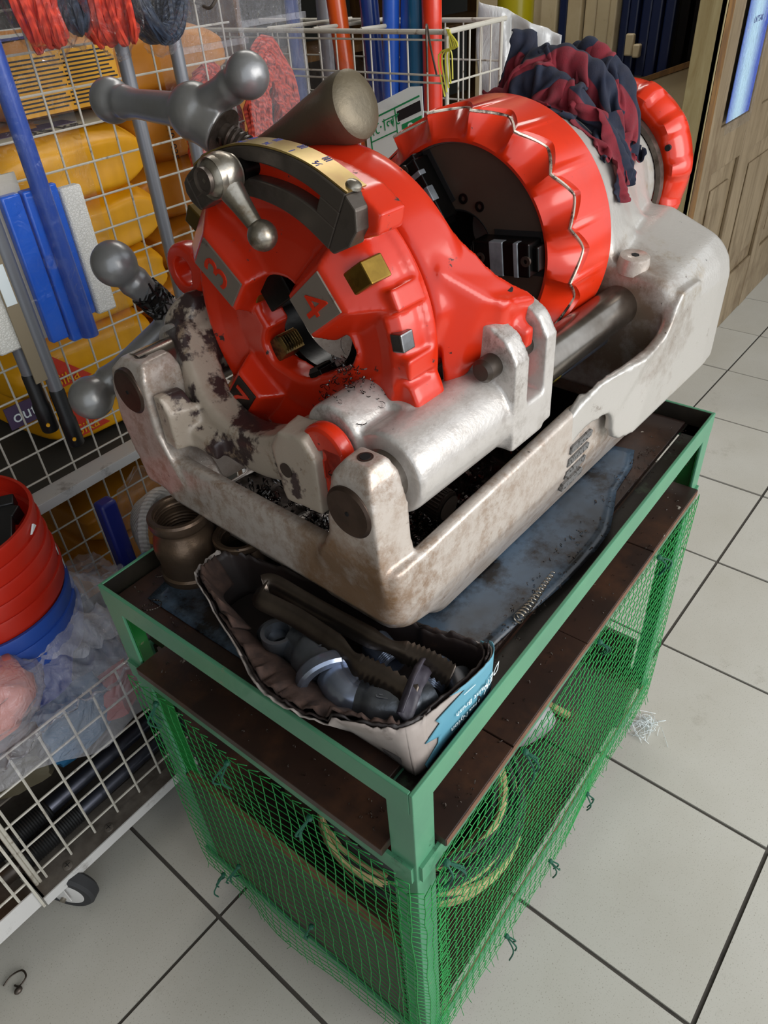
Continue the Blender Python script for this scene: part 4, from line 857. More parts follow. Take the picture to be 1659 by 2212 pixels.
bp_ = wall('blue_print_panel', 'card_blue', 5, 22, .0016, .004, .0015, 5, box, .0008, 0, 4.0)
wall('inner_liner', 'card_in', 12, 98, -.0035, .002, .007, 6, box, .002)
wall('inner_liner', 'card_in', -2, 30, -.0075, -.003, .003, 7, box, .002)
wall('torn_edge', 'card_torn', 66, 94, -.0065, .005, .011, 8, box, .0028, .030)
wall('torn_edge', 'card_torn', 52, 68, -.010, .010, .013, 9, box, .0028, .034)
b = B()                                                    # curled flap over the near right corner
b.grid(lambda i, j: Vector((.040 + .060*i, .030 + .014*math.sin(j*2.6) + .018*i, ZT + .050 + .016*j + .010*math.sin(i*2.8)*(1 - .3*j) + .003*noise.noise(Vector((i*6, j*4, 0))))), 18, 8)
b.obj('curled_flap', pm('grey_blue_board_inside', '3f3a44', .5, var='2c2830', vscale=30, bump=.3), box, angle=80, solid=.002)
# printing on the blue side (upside down) and the grey print block on the white front
def bl_pt(x, h): 
    q = 15*0 + 5 + (x - .075)/(.150 - .075)*10; i = int(q); fr = q - i; tp = OT[i]*(1-fr) + OT[i+1]*fr; bt = OB[i]*(1-fr) + OB[i+1]*fr; p = bt + (tp-bt)*h; d = (tp - Vector((.08, .17, 0))).normalized()
    return Vector((p.x, p.y, ZT + .060*h)) + Vector((0, -1, 0))*.0036
b = B()
for tx, x, h, sz in (('DEK', .136, .52, .020), ('Paint Brush', .098, .52, .0105), ('3 Piece', .103, .28, .006), ('Nylon', .086, .26, .0105)):
    p = bl_pt(x, h); e1 = (bl_pt(x + .01, h) - bl_pt(x - .01, h)).normalized(); e2 = (bl_pt(x, h + .1) - bl_pt(x, h - .1)).normalized()
    b.text(tx, sz, frame(p, -e1, -e2), .0001)
p = bl_pt(.088, .86); e1 = (bl_pt(.098, .86) - p).normalized(); b.loft([[p, p + e1*.016, p + e1*.016 + Vector((0, 0, .0008)), p + Vector((0, 0, .0008))], [q + Vector((0, -.0003, 0)) for q in (p, p + e1*.016, p + e1*.016 + Vector((0, 0, .0008)), p + Vector((0, 0, .0008)))]])
b.obj('panel_lettering', 'ink_white', bp_, smooth=False)
def fw(q, h, off=.0012): 
    i = int(q) % NP; tp, bt = OT[i], OB[i]; p = bt + (tp - bt)*h; return Vector((p.x, p.y, ZT + .05*h)) + (tp - Vector((.08, .17, 0))).normalized()*off
B().loft([[fw(89, .06), fw(92, .06), fw(92, .34), fw(89, .34)], [fw(89, .06, .0016), fw(92, .06, .0016), fw(92, .34, .0016), fw(89, .34, .0016)]]).obj('print_block', pm('grey_print', '55504e', .6, bump=0), box, smooth=False)
# fittings in the box
t = thing('small_tee', 'small grey iron tee standing at the left inside the box', 'pipe fitting', (.054, .212, ZT + .003))
B().ringl([(.0135, .0), (.0175, 0), (.0175, .006), (.0155, .009), (.0155, .030), (.018, .034), (.018, .046), (.0135, .046)], (0, 0, 0), (0, 0, 1), 30).obj('tee_body', 'fit_dark', t)
B().lathe([(.0155, 0), (.0155, .016), (.018, .019), (.018, .028), (.013, .028), (.012, .010)], (0, 0, .020), (.5, 1, 0), 26).obj('tee_branch', 'fit_dark', t)
t = thing('large_elbow', 'large dark iron elbow with a thick collar lying in the box', 'pipe fitting', (.060, .152, ZT + .032))
d0 = Vector((-.45, -.72, -.1)).normalized()
B().tube(catmull([(.012, .040, -.004), (.008, .022, .0), (0, 0, 0), tuple(d0*.014)], 6), [.028]*7 + [.0305]*6 + [.0315]*6, 32).obj('elbow_body', 'fit_dark', t)
B().ringl([(.0265, .008), (.0345, .008), (.0360, .011), (.0360, .020), (.0335, .023), (.0265, .023)], (0, 0, 0), d0, 40).obj('elbow_collar', 'fit_zinc', t)
B().lathe([(.0266, .006), (.0266, .0065)], (0, 0, 0), d0, 32).obj('elbow_bore', 'hole', t)
B().text('XE1', .013, frame(Vector((.004, .006, .0312)), Vector((-.6, -.8, 0)), Vector((.8, -.6, .1))), .0006).obj('cast_mark', 'fit_dark', t, smooth=False)
t = thing('plated_nipple', 'shiny bluish plated bend poking out of the large dark elbow', 'pipe fitting', (.046, .116, ZT + .034))
B().tube(catmull([(.008, .016, .002), (0, 0, 0), (-.001, -.010, -.003), (.006, -.024, -.006)], 6), .0205, 30).obj('nipple_body', 'fit_zinc', t)
B().ringl([(.0190, 0), (.0222, 0), (.0222, .009), (.0190, .009)], (.004, -.020, -.0052), (.35, -1, -.15), 30).obj('nipple_end', 'fit_zinc', t)
t = thing('second_elbow', 'grey iron elbow with a raised cast mark under the tongs', 'pipe fitting', (.062, .064, ZT + .028))
B().tube(catmull([(-.012, .030, 0), (-.006, .010, .003), (.006, -.008, .0), (.028, -.016, -.004)], 6), [.0225]*4 + [.0255]*10 + [.0225]*5, 30).obj('elbow_body', 'fit_dark', t)
B().text('HJ', .013, frame(Vector((-.010, .006, .0268)), Vector((-.8, -.5, 0)), Vector((.5, -.8, -.2))), .0006).obj('cast_mark', 'fit_dark', t, smooth=False)
for i, (x, y, z, dx, dy, r, lab, mt_) in enumerate(((.112, .118, .022, .3, 1, .017, 'plain grey iron socket lying behind the tongs', 'fit_zinc'), (.120, .060, .018, 1, .25, .015, 'short threaded nipple at the back right of the box', 'fit_zinc'), (.10, .200, .02, .2, 1, .018, 'dark iron socket against the back wall of the box', 'fit_dark'), (.126, .030, .016, .8, 1, .013, 'small dark bushing in the right end of the box', 'fit_dark'))):
    t = thing('loose_fitting', lab, 'pipe fitting', (x, y, ZT + z))
    B().ringl([(r*.72, -.018), (r*.96, -.018), (r, -.016), (r, .016), (r*.96, .018), (r*.72, .018)], (0, 0, 0), (dx, dy, .12), 28).obj('socket_body', mt_, t)
    b = B()
    for k in range(5): b.ringl([(r, -.017 + .0022*k), (r*1.04, -.016 + .0022*k), (r, -.015 + .0022*k)], (0, 0, 0), (dx, dy, .12), 24)
    b.obj('thread_ridges', mt_, t)
tg = thing('tongs', 'folded dull steel tongs with serrated ends lying across the box', 'tongs', (0, 0, 0))
def blade(name, pts, w, mat):
    P = catmull(pts, 10); n = len(P); b = B()
    def wz(i): return w*(1 if i < n*.55 else 1 - .35*math.sin(min(1, (i-n*.55)/(n*.15))*math.pi)) if i < n*.7 else w*1.08
    rows = []
    for i, p in enumerate(P):
        t_ = (P[min(i+1, n-1)] - P[max(i-1, 0)]).normalized(); up = Vector((0, 0, 1)); sd = t_.cross(up).normalized(); tilt = (up*.72 - sd*.7).normalized()
        ser = .0013*(1 if i % 2 else -1) if i > n*.72 else 0
        rows.append([p - tilt*(wz(i)/2 + ser), p + sd*-.0012, p + tilt*(wz(i)/2 + ser)])
    b.loft(rows, False, False); return b.obj(name, mat, tg, angle=50, solid=.0011)
blade('near_blade', [(.078, .252, .800), (.064, .244, .797), (.065, .215, .796), (.066, .187, .796), (.064, .132, .793), (.059, .106, .790), (.062, .078, .788), (.064, .042, .782)], .021, 'tong')
blade('far_blade', [(.078, .252, .800), (.086, .244, .799), (.087, .205, .797), (.088, .174, .795), (.092, .110, .791), (.098, .080, .788), (.103, .055, .786), (.104, .028, .782)], .021, 'tong')
# swarf on the cart top and the floor
b = B(); curlP = []
A = Vector((.245, .036, ZT + .007)); Z = Vector((.333, .0385, ZT + .006)); ax = (Z - A).normalized(); pa, pb = perp(ax); rows = []
for i in range(15*14):
    a = 2*math.pi*i/15; q = i/(15*14); rr = .0062*(1 - .55*q); o = A + (Z - A)*q + pb*.002*math.sin(q*5); c = o + (pa*math.cos(a) + pb*math.sin(a))*rr; rows.append([c, c + ax*.0030*(1 - .4*q)])
b.loft(rows, False, False); tag(b.obj('spiral_shaving', 'chrome', solid=.0003, angle=180), 'long bright spiral steel shaving on the vinyl sheet beside the machine', 'shaving')
b = B(); r = random.Random(9)
for k in range(420):
    if k % 3: x, y, z = r.uniform(.18, .73), r.uniform(.022, .062), ZT + .0012
    else: x, y, z = r.uniform(.02, .2), r.uniform(.34, .45), ZT + .0012
    if k % 5 == 0: x, y, z = r.uniform(.0, .72), r.uniform(-.004, .024), .6255
    if k % 11 == 0: x, y, z = r.uniform(0, .03), r.uniform(.05, .42), .6255
    curl(Vector((x, y, z)), Vector((r.gauss(0, 1), r.gauss(0, 1), r.gauss(0, .4))).normalized(), r.uniform(.0006, .0026), r.uniform(.3, 1.3), r.uniform(.0006, .0016), .0005, 8)
tag(b.obj('cart_shavings', 'steel_dark', angle=180, normals=False), 'fine dark steel crumbs scattered over the cart top and shelf', 'shavings', kind='stuff')
b = B(); b.tube(catmull([(-.338, .626, .003), (-.322, .628, .006), (-.306, .620, .008), (-.307, .606, .007), (-.321, .603, .005), (-.326, .612, .003)], 6), .0016, 6); b.ball((-.326, .598, .006), .007, 12, (1, .8, .7))
tag(b.obj('wire_hook', 'iron'), 'small bent wire hook lying alone on the tiles', 'hook')
for x, y, lab in ((.02, .395, 'curled thin shaving at the left corner of the cart top'), (.06, .43, 'small ring shaving beside the brown reducing socket')):
    b = B(); curl(Vector((x, y, ZT + .006)), Vector((.3, .2, 1)).normalized(), .011 if x < .05 else .006, .9, .0016, .004, 20); tag(b.obj('loose_shaving', 'iron', angle=180, solid=.0003), lab, 'shaving')
# things on the bottom shelf
b = B(); r = random.Random(5); co = thing('rope_coil', 'cream and black coil of rope on the bottom shelf behind the netting', 'rope', (.255, .195, .141))
for nm, mt_, ks in (('cream_strand', 'rope_cream', 17), ('black_strand', 'rope_black', 11)):
    b = B()
    for k in range(ks):
        R0 = r.uniform(.120, .170); z = r.uniform(.008, .085); ph = r.uniform(0, 6.28); ti = r.uniform(-.03, .03)
        b.tube([Vector((math.cos(a)*(R0 + .006*math.sin(3*a + ph)), math.sin(a)*(R0 + .006*math.sin(2*a + ph)), z + .010*math.sin(a + ph) + ti*math.cos(a))) for a in [2*math.pi*i/48 for i in range(48)]], .0058, 7, True)
    o = b.obj(nm, mt_, co); o['kind'] = 'stuff'
t = thing('white_canister', 'greyish white plastic canister lying on the bottom shelf', 'canister', (.50, .10, .19))
B().lathe([(.001, 0), (.040, 0), (.046, .004), (.048, .012), (.048, .09), (.043, .10), (.028, .105), (.028, .12), (.001, .12)], (-.02, .0, 0), (.5, 1, .25), 36).obj('canister_body', pm('white_canister_plastic', 'a8a8a6', .35, bump=.1), t)
B().box((.075, -.02, -.048), (.087, .16, -.038)).obj('canister_strap', 'rope_cream', t, smooth=False)
tag(B().box((.13, .315, .141), (.134, .39, .44)).box((.126, .33, .42), (.13, .37, .445)).obj('cardboard_sheet', pm('plain_brown_card', '7a6654', .8, bump=.2), smooth=False), 'brown cardboard sheet standing inside the left end of the cart', 'cardboard')
tag(B().lathe([(.001, 0), (.03, 0), (.034, .01), (.034, .07), (.012, .09), (.012, .10), (.001, .10)], (.20, .20, .1412), (0, 0, 1), 24).obj('red_can', 'bucket_red'), 'small red can standing inside the rope coil', 'can')
tag(B().lathe([(.001, 0), (.02, 0), (.024, .01), (.02, .05), (.001, .055)], (.27, .16, .1412), (0, 0, 1), 20).obj('blue_pot', 'bucket_blue'), 'small blue plastic pot inside the rope coil', 'pot')
b = B(); r = random.Random(2)
for k in range(46): 
    o = Vector((.752 + r.gauss(0, .012), -.02 + r.gauss(0, .010), .001)); b.tube(catmull([o, o + Vector((r.uniform(-.02, .02), r.uniform(-.02, .02), r.uniform(.003, .018))), o + Vector((r.uniform(-.03, .03), r.uniform(-.03, .03), .001))], 4), .0005, 3)
tag(b.obj('thread_tuft', 'ink_white', angle=180), 'tuft of pale loose threads on the tiles by the far cart leg', 'threads', kind='stuff')
# ---------------------------------------------------------------- white wire trolley on the left
tr = thing('wire_trolley', 'white wire grid display trolley on casters loaded with packets and buckets', 'trolley', (0, 0, 0))
def wires(name, segs, r, parent=tr, mat='white_wire', n=6):
    for a, c in segs: pass
    b = B()
    for a, c in segs: b.cyl(a, c, r, n)
    o = b.obj(name, mat, parent); o['kind'] = 'stuff'; return o
xs = [-.198 + .0488*i for i in range(18)]
wires('front_grid', [((x, .658, .1055), (x, .660, .402)) for x in xs] + [((-.212, .6635, z), (.64, .6635, z)) for z in (.125, .197, .267, .336, .402)], .0022)
wires('side_grid', [((-.213, .66 + .05*i, .10), (-.213, .66 + .05*i, .402)) for i in range(1, 8)] + [((-.213, .66, z), (-.213, 1.0, z)) for z in (.125, .197, .267, .336, .402)], .0020)
for x in (-.209, -.215): B().cyl((x, .660, .085), (x, .660, .41), .0030, 8).obj('corner_wire', 'white_wire', tr)
B().box((-.222, .628, .083), (.66, .6315, .105)).obj('front_rail', 'white_frame', tr, smooth=False, bevel=.0008)
B().box((-.222, .6315, .1015), (.66, .698, .105)).obj('rail_flange', 'zinc_dirty', tr, smooth=False)
for x in (-.165, -.08): 
    s = B().lathe([(.0085, 0), (.008, .002), (.004, .0034), (.0001, .0036)], (x, .645, .105), (0, 0, 1), 16).obj('rail_screw', 'zinc_dirty', tr)
    B().box((x - .005, .6445, .1082), (x + .005, .6455, .1088)).box((x - .0005, .640, .1082), (x + .0005, .650, .1088)).obj('screw_slot', 'hole', s, smooth=False)
B().box((-.222, .632, .083), (-.2185, 1.05, .105)).obj('side_rail', 'white_frame', tr, smooth=False)
B().box((-.21, .70, .095), (.66, 1.02, .0985)).obj('bottom_deck', 'zinc_dirty', tr, smooth=False)
w = B().lathe([(.020, -.013), (.045, -.013), (.050, -.008), (.0505, .008), (.045, .013), (.020, .013)], (-.180, .648, .0505), (.9, .5, 0), 32).obj('caster', 'rubber', tr)
B().lathe([(.001, -.0145), (.027, -.0145), (.033, -.013), (.033, .013), (.027, .0145), (.001, .0145)], (-.180, .648, .0505), (.9, .5, 0), 28).obj('wheel_disc', 'white_frame', w)
ax_ = Vector((.9, .5, 0)).normalized()
for s in (-1, 1):
    c0 = Vector((-.180, .648, .0505)) + ax_*.0195*s; fr = Vector((-ax_.y, ax_.x, 0)); b = B()
    b.loft([[c0 + fr*x + Vector((0, 0, z)) + ax_*(d - .001) for x, z in ((-.012, -.008), (.012, -.008), (.030, .046), (-.010, .046))] for d in (0, .002)]); b.obj('caster_fork', 'white_frame', w, smooth=False, bevel=.0006)
B().cyl(Vector((-.180, .648, .0505)) - ax_*.026, Vector((-.180, .648, .0505)) + ax_*.026, .005, 10).obj('axle_bolt', 'chrome', w)
bz = [.579 + .0541*i for i in range(18)]
wires('back_grid', [((.142 + .0553*i, 1.0, .56), (.142 + .0553*i, 1.0, 1.5)) for i in range(-6, 13)] + [((-.2, .9975, z), (.82, .9975, z)) for z in bz], .0019)
wires('lower_back_grid', [((.054 + .0405*i, 1.0, .16), (.054 + .0405*i, 1.0, .526)) for i in range(-6, 17)] + [((-.2, .9975, z), (.72, .9975, z)) for z in (.522, .463, .405, .348, .29, .232, .175)], .0019)
B().cyl((-.2, .996, .524), (.74, .996, .524), .0032, 8).obj('top_wire', 'white_wire', tr)
B().box((-.2, .955, .540), (.82, .9585, .560)).box((-.2, .9585, .5565), (.82, 1.0, .560)).obj('shelf_rail', 'white_frame', tr, smooth=False, bevel=.0008)
B().box((-.2, 1.0, .553), (.95, 1.75, .558)).obj('back_shelf', 'dark_wall', tr, smooth=False)
B().box((-.2, 1.0, .10), (.95, 1.75, .105)).obj('low_shelf', 'dark_wall', tr, smooth=False)
B().box((-.2, .70, .275), (.60, .99, .279)).obj('basket_shelf', 'zinc_dirty', tr, smooth=False)
for x, y in ((-.205, 1.02), (.655, 1.02), (.655, .68)): B().box((x - .012, y - .012, .05), (x + .012, y + .012, .56 if y > 1 else .41)).obj('upright', 'white_frame', tr, smooth=False)
for x, y in ((.60, .68), (-.17, .98), (.6, .98)): B().lathe([(.001, -.014), (.05, -.014), (.05, .014), (.001, .014)], (x, y, .0505), (1, .2, 0), 24).obj('caster', 'rubber', tr)
# neighbouring rack at the lower left corner
u2 = thing('low_rack', 'second white wire rack with yellow goods at the lower left corner', 'rack', (0, 0, 0))
B().box((-.60, .628, .095), (-.226, .632, .140)).obj('rack_rail', 'white_frame', u2, smooth=False, bevel=.001)
B().box((-.229, .622, .095), (-.225, .627, .50)).obj('rack_corner_strip', 'white_wire', u2, smooth=False)
wires('rack_grid', [((-.250 - .05*i, .634, .095), (-.250 - .05*i, .634, .45)) for i in range(7)] + [((-.6, .637, z), (-.228, .637, z)) for z in (.16, .23, .30, .37, .44)], .0024, u2)
for x, y in ((-.59, .64), (-.59, .95), (-.36, .95)): B().box((x - .004, y - .004, 0), (x + .004, y + .004, .45)).obj('rack_leg', 'white_frame', u2, smooth=False)
B().box((-.595, .64, .10), (-.228, .955, .104)).obj('rack_shelf', 'zinc_dirty', u2, smooth=False)
tag(B().lathe([(.001, 0), (.09, 0), (.1, .02), (.1, .13), (.09, .15), (.001, .15)], (-.345, .78, .105), (0, 0, 1), 32).obj('yellow_drum', 'bag_dark'), 'amber yellow round drum behind the lower left rack grid', 'drum')
# ratchet pipe tools lying in the bottom of the trolley
for i, (x0, z0, y0, lab) in enumerate(((-.20, .150, .735, 'upper of two steel tubes with black threaded sockets in the trolley base'), (-.165, .128, .700, 'lower of two steel tubes with black threaded sockets in the trolley base'))):
    t = thing('pipe_tool', lab, 'tool', (x0, y0, z0))
    B().cyl((.05, 0, 0), (.62, .01, .0), .0155, 24).obj('tube', 'pipe_dark', t)
    b = B(); pr = []
    for k in range(26): pr += [(.0205, -.045 + .0045*k), (.0190, -.045 + .0045*k + .0022)]
    b.lathe([(.001, -.046)] + pr + [(.001, .074)], (0, 0, 0), (1, .018, 0), 24); b.obj('threaded_socket', 'black', t, angle=25)
    if i: B().box((-.055, -.012, -.012), (-.03, .012, .012)).lathe([(.013, -.085), (.016, -.08), (.016, -.055), (.012, -.05)], (0, 0, 0), (1, 0, 0), 18).obj('drive_end', 'steel_dark', t, bevel=.001)
# nested buckets
for i in range(8):
    red = i < 5; z = .688 - .0285*i - (.012 if not red else 0); ox = .0012*i
    t = thing('bucket', ('topmost red bucket holding black plastic pieces' if i == 0 else ['second red bucket from the top of the nested stack', 'middle one of the five red buckets', 'red bucket with the upper barcode sticker on its rim', 'lowest red bucket with a barcode sticker, above the blue ones'][i - 1] if red else ['blue bucket nested right under the red ones', 'blue bucket second from the bottom of the nested stack', 'blue bucket at the very bottom of the nested stack'][i - 5]), 'bucket', (-.038 + ox, .845, z), 0, 'nested buckets in the trolley')
    r0 = .132 if red else .130
    prof = [(r0 - .004, 0), (r0 + .001, .0), (r0 + .002, -.004), (r0 - .002, -.032), (r0 - .007, -.034), (r0 - .030, -.18), (.001, -.18), (.001, -.177), (r0 - .034, -.177)]
    B().lathe(prof, (0, 0, 0), (0, 0, 1), 56, False).obj('bucket_body', 'bucket_red' if red else 'bucket_blue', t)
    if i == 0:
        B().loft([[Vector((.078, -.1095, -.020)), Vector((.094, -.094, -.020)), Vector((.090, -.099, -.012))], [Vector((.080, -.1115, -.020)), Vector((.096, -.096, -.020)), Vector((.092, -.101, -.012))]]).obj('price_sticker', 'ink_white', t, smooth=False)
    if i in (3, 4):
        pts = [Vector(((r0 + .0005)*math.cos(a), (r0 + .0005)*math.sin(a), zz)) for zz in (-.030, -.006) for a in (-.50, -.40, -.30)]
        b = B(); b.loft([pts[:3], pts[3:]], False, False); o = b.obj('barcode_sticker', 'ink_white', t, solid=.0006)
        b = B()
        for q in range(7):
            a0 = -.47 + .024*q; b.loft([[Vector(((r0 + .0014)*math.cos(a), (r0 + .0014)*math.sin(a), zz)) for a in (a0, a0 + .012)] for zz in (-.024, -.012)], False, False)
        b.obj('barcode', 'ink_black', o, smooth=False); 
for i, (x, y, ang, lab) in enumerate(((.005, .80, .5, 'short black plastic handle leaning in the top red bucket'), (.030, .80, 1.0, 'long black plastic bar lying across the top red bucket'))):
    R_ = Matrix.Translation((x, y, .648 + .006*i)) @ Matrix.Rotation(ang, 4, 'Z') @ Matrix.Rotation(-.16, 4, 'Y')
    t = B().box((-.07, -.013, -.008), (.07, .013, .008), R_).box((.045, -.016, -.012), (.068, .016, .011), R_).obj('black_handle', 'black', bevel=.002); tag(t, lab, 'handle')
# packets heaped in the basket under loose plastic
r = random.Random(8); specs = [((-.10, .80, .34), (.10, .07, .05), .3, 'pack_dark', 'dark blue wrapped packet at the middle of the heap'), ((.03, .79, .35), (.08, .06, .06), -.2, 'pack_dark', 'near black wrapped packet at the right of the heap'), ((.055, .74, .31), (.06, .045, .04), .7, 'pack_red', 'red wrapped packet showing at the right of the heap'), ((-.03, .73, .31), (.07, .045, .05), .1, 'pack_blue', 'teal blue packet low in the heap by the grid'), ((-.14, .73, .32), (.06, .045, .04), -.5, 'pack_brown', 'olive brown packet at the left of the heap'), ((-.21, .80, .34), (.06, .07, .05), .2, 'pack_blue', 'teal packet at the far left end of the heap'), ((.04, .89, .37), (.05, .05, .06), .2, 'pack_red', 'dull red packet beside the blue buckets'), ((.14, .80, .33), (.06, .06, .05), -.4, 'pack_dark', 'dark packet behind the left cart leg')]
for c0, sz, rz, mt_, lab in specs:
    b = B(); b.box((-1, -1, -1), (1, 1, 1)); bmesh.ops.subdivide_edges(b.bm, edges=b.bm.edges, cuts=5, use_grid_fill=True)
    for v in b.bm.verts:
        p = v.co; q = Vector((p.x*(1 - .12*abs(p.y*p.z)), p.y*(1 - .12*abs(p.x*p.z)), p.z*(1 - .25*p.x*p.x*p.y*p.y))) + noise.noise_vector(p*1.7 + Vector(c0)*9)*.10
        v.co = Vector((q.x*sz[0], q.y*sz[1], q.z*sz[2]))
    o = b.obj('packet', mt_, angle=60); o.location = c0; o.rotation_euler = (r.uniform(-.15, .15), r.uniform(-.15, .15), rz); tag(o, lab, 'packet')
def heap(x, y):
    return .396 + .080*math.exp(-((x + .10)/.12)**2 - ((y - .80)/.08)**2) + .105*math.exp(-((x - .05)/.11)**2 - ((y - .80)/.09)**2) + .018*noise.noise(Vector((x*15, y*15, 1))) + .016*(1 - 2*abs(noise.noise(Vector((x*34, y*34, 6))))) + .006*(1 - 2*abs(noise.noise(Vector((x*70, y*50, 2)))))
def filmpt(i, j):
    x = -.36 + .56*i; s = j*.46
    if s < .33: y = .965 - s; z = heap(x, y) - .10*max(0, (s - .25)/.08)**2*0
    else:
        y = .648 - .004*noise.noise(Vector((x*20, s*20, 0))) - .004; z0 = heap(x, .64); k = (s - .33)/.13; low = .290 - .50*min(0, x + .02) + .010*math.sin(x*40); z = z0 + (low - z0)*k
    return Vector((x, y + .004*noise.noise(Vector((x*30, s*30, 3))), z))
fm = B().grid(filmpt, 120, 110).obj('plastic_sheet', 'film_heap', angle=180); tag(fm, 'large crinkled clear plastic sheet over the heap of packets in the trolley', 'plastic sheet')
def fold(i, j): x = -.08 + .22*i; return Vector((x, .72 + .05*j - .05*i, heap(x, .72 + .05*j - .05*i) + .010 + .014*math.sin(j*math.pi) + .008*math.sin(i*9)))
tag(B().grid(fold, 30, 10).obj('plastic_fold', 'film_heap', angle=180), 'folded white strip of plastic lying on top of the packet heap', 'plastic sheet')
o = B().ball((0, 0, 0), 1, 28).obj('coral_packet', 'pack_coral')
for v in o.data.vertices: v.co = Vector((v.co.x*.085, v.co.y*.06, v.co.z*.05)) + noise.noise_vector(v.co*2.2)*.018
o.location = (-.142, .705, .475); tag(o, 'coral pink soft packet in milky film at the left frame edge', 'packet')
def bagfilm(name, c, s, mat, lab, seed, parent=None):
    o = B().ball((0, 0, 0), 1, 40).obj(name, mat, parent, angle=180)
    for v in o.data.vertices:
        p = v.co.copy(); v.co = Vector((p.x*s[0], p.y*s[1], p.z*s[2])) + noise.noise_vector(p*3.1 + Vector((seed, 0, 0)))*.014 + noise.noise_vector(p*9 + Vector((seed, 3, 0)))*.004
    o.location = c
    return tag(o, lab, 'plastic bag') if lab else o
bagfilm('plastic_bag', (-.142, .703, .475), (.098, .072, .064), 'film_heap', 'milky plastic bag round the coral packet at the left edge', 3)
# yellow sacks stacked behind the grid
def sack(loc, sx, sy, sz, rz, mat, lab, seed, grp='yellow sacks behind the grid'):
    t = thing('sack', lab, 'sack', loc, rz, grp); b = B(); b.box((-1, -1, -1), (1, 1, 1)); bmesh.ops.subdivide_edges(b.bm, edges=b.bm.edges, cuts=9, use_grid_fill=True)
    for v in b.bm.verts:
        p = v.co; e = max(abs(p.x), abs(p.y)); k = 1 - .40*max(0, (abs(p.x) - .35)/.65)**4 - .34*max(0, (abs(p.y) - .35)/.65)**4
        q = noise.noise_vector(Vector((p.x*2.2, p.y*2.2 + seed, p.z)))
        v.co = Vector(((p.x*(1 - .05*p.y*p.y) + .03*q.x)*sx/2, (p.y*(1 - .05*p.x*p.x) + .03*q.y)*sy/2, (p.z*max(.2, k) + .10*q.z)*sz/2))
    b.obj('sack_body', mat, t, angle=180, sub=1); return t
fr = lambda x, y, z: frame((x, y, z), (1, 0, 0), (0, 0, 1))
nm = ['lowest', 'second lowest', 'third', 'fourth', 'top bright yellow']
for i in range(5):
    z = .618 + .107*i; t = sack((.455 + (.01, -.015, .0, .02, .01)[i] - (.05 if i < 2 else 0), 1.275, z), .32, .46, .125, .02*(-1)**i, 'bag', nm[i] + (' sack' if i == 4 else ' yellow sack') + ' of the left stack behind the wire grid', i*3.1)
    if i in (0, 1):
        b = B(); x0 = -.135 + .03*i
        b.loft([[Vector((x0, -.235 - .003, -.02)), Vector((x0 + .085, -.238, -.02)), Vector((x0 + .02, -.236, .045))], [Vector((x0, -.2395, -.02)), Vector((x0 + .085, -.2395, -.02)), Vector((x0 + .02, -.2375, .045))]]); b.obj('red_triangle', 'ink_red', t, smooth=False)
        B().text('Sika', .032, fr(x0 + .036, -.2405, -.006), .0003).obj('sack_print', 'bag', t, smooth=False)
    if i == 1:
        o = B().box((-.20, -.2400, -.055), (-.115, -.2375, -.012)).obj('purple_label', 'ink_purple', t, smooth=False); B().text('out®', .034, fr(-.155, -.2412, -.034), .0003).obj('label_print', 'ink_white', o, smooth=False)
    if i == 4:
        o = B().box((-.15, -.20, .0605), (.15, .0, .0622)).obj('pale_top_label', pm('pale_sack_label', 'b6b09a', .6, bump=.1), t, smooth=False); B().box((-.15, -.165, .0623), (.06, -.12, .0630)).obj('purple_band', 'ink_purple', t, smooth=False)
        B().text('25 kg', .045, frame((.0, -.188, .0634), (1, 0, 0), (0, 1, 0)), .0003).obj('weight_print', 'ink_black', t, smooth=False)
nm = ['lowest', 'second', 'third', 'fourth', 'fifth']
for i in range(5):
    t = sack((.80 + .012*(-1)**i, 1.33, .622 + .108*i), .36, .44, .125, .03*(-1)**i, 'bag_dark', nm[i] + ' amber sack of the right stack behind the poles', 20 + i*2.7)
    if i == 4: B().text('90101025', .020, frame((-.10, -.2235, -.008), (0, 0, -1), (1, 0, 0)), .0003).obj('stamped_digits', 'ink_black', t, smooth=False)
    if i == 1: B().loft([[Vector((-.13, -.222, -.03)), Vector((-.07, -.222, -.03)), Vector((-.10, -.222, .03))], [Vector((-.13, -.2245, -.03)), Vector((-.07, -.2245, -.03)), Vector((-.10, -.2245, .03))]]).obj('red_triangle', 'ink_red', t, smooth=False)
t = sack((.66, 1.33, 1.172), .56, .42, .125, .0, 'bag_dark', 'printed amber sack lying across the top of both stacks', 60)
pn = B().box((-.235, -.2165, -.045), (-.02, -.2150, .048)).obj('text_panel', 'bag', t, smooth=False)
b = B()
for q in range(13): b.box((-.225, -.2175, .036 - .0062*q), (-.135 + .02*((q*7) % 3)/3, -.2166, .0385 - .0062*q)).box((-.125, -.2175, .036 - .0062*q), (-.035 + .02*((q*5) % 4)/5, -.2166, .0385 - .0062*q))
o = b.obj('small_print', 'ink_black', pn, smooth=False); o['kind'] = 'stuff'
B().box((-.26, -.10, .0600), (.20, .12, .0615)).obj('white_top_band', pm('white_band', 'c6c4bc', .6, bump=.1), t, smooth=False)
B().box((-.26, -.135, .0602), (.20, -.10, .0618)).obj('blue_band', 'ink', t, smooth=False)
for i, (x, z) in enumerate(((.40, .170), (.42, .275), (.40, .38))): sack((x, 1.25, z), .34, .44, .125, .04*(-1)**i, 'bag_dark', ['bottom', 'middle', 'upper'][i] + ' amber sack on the low shelf below the trolley rail', 80 + i*3)
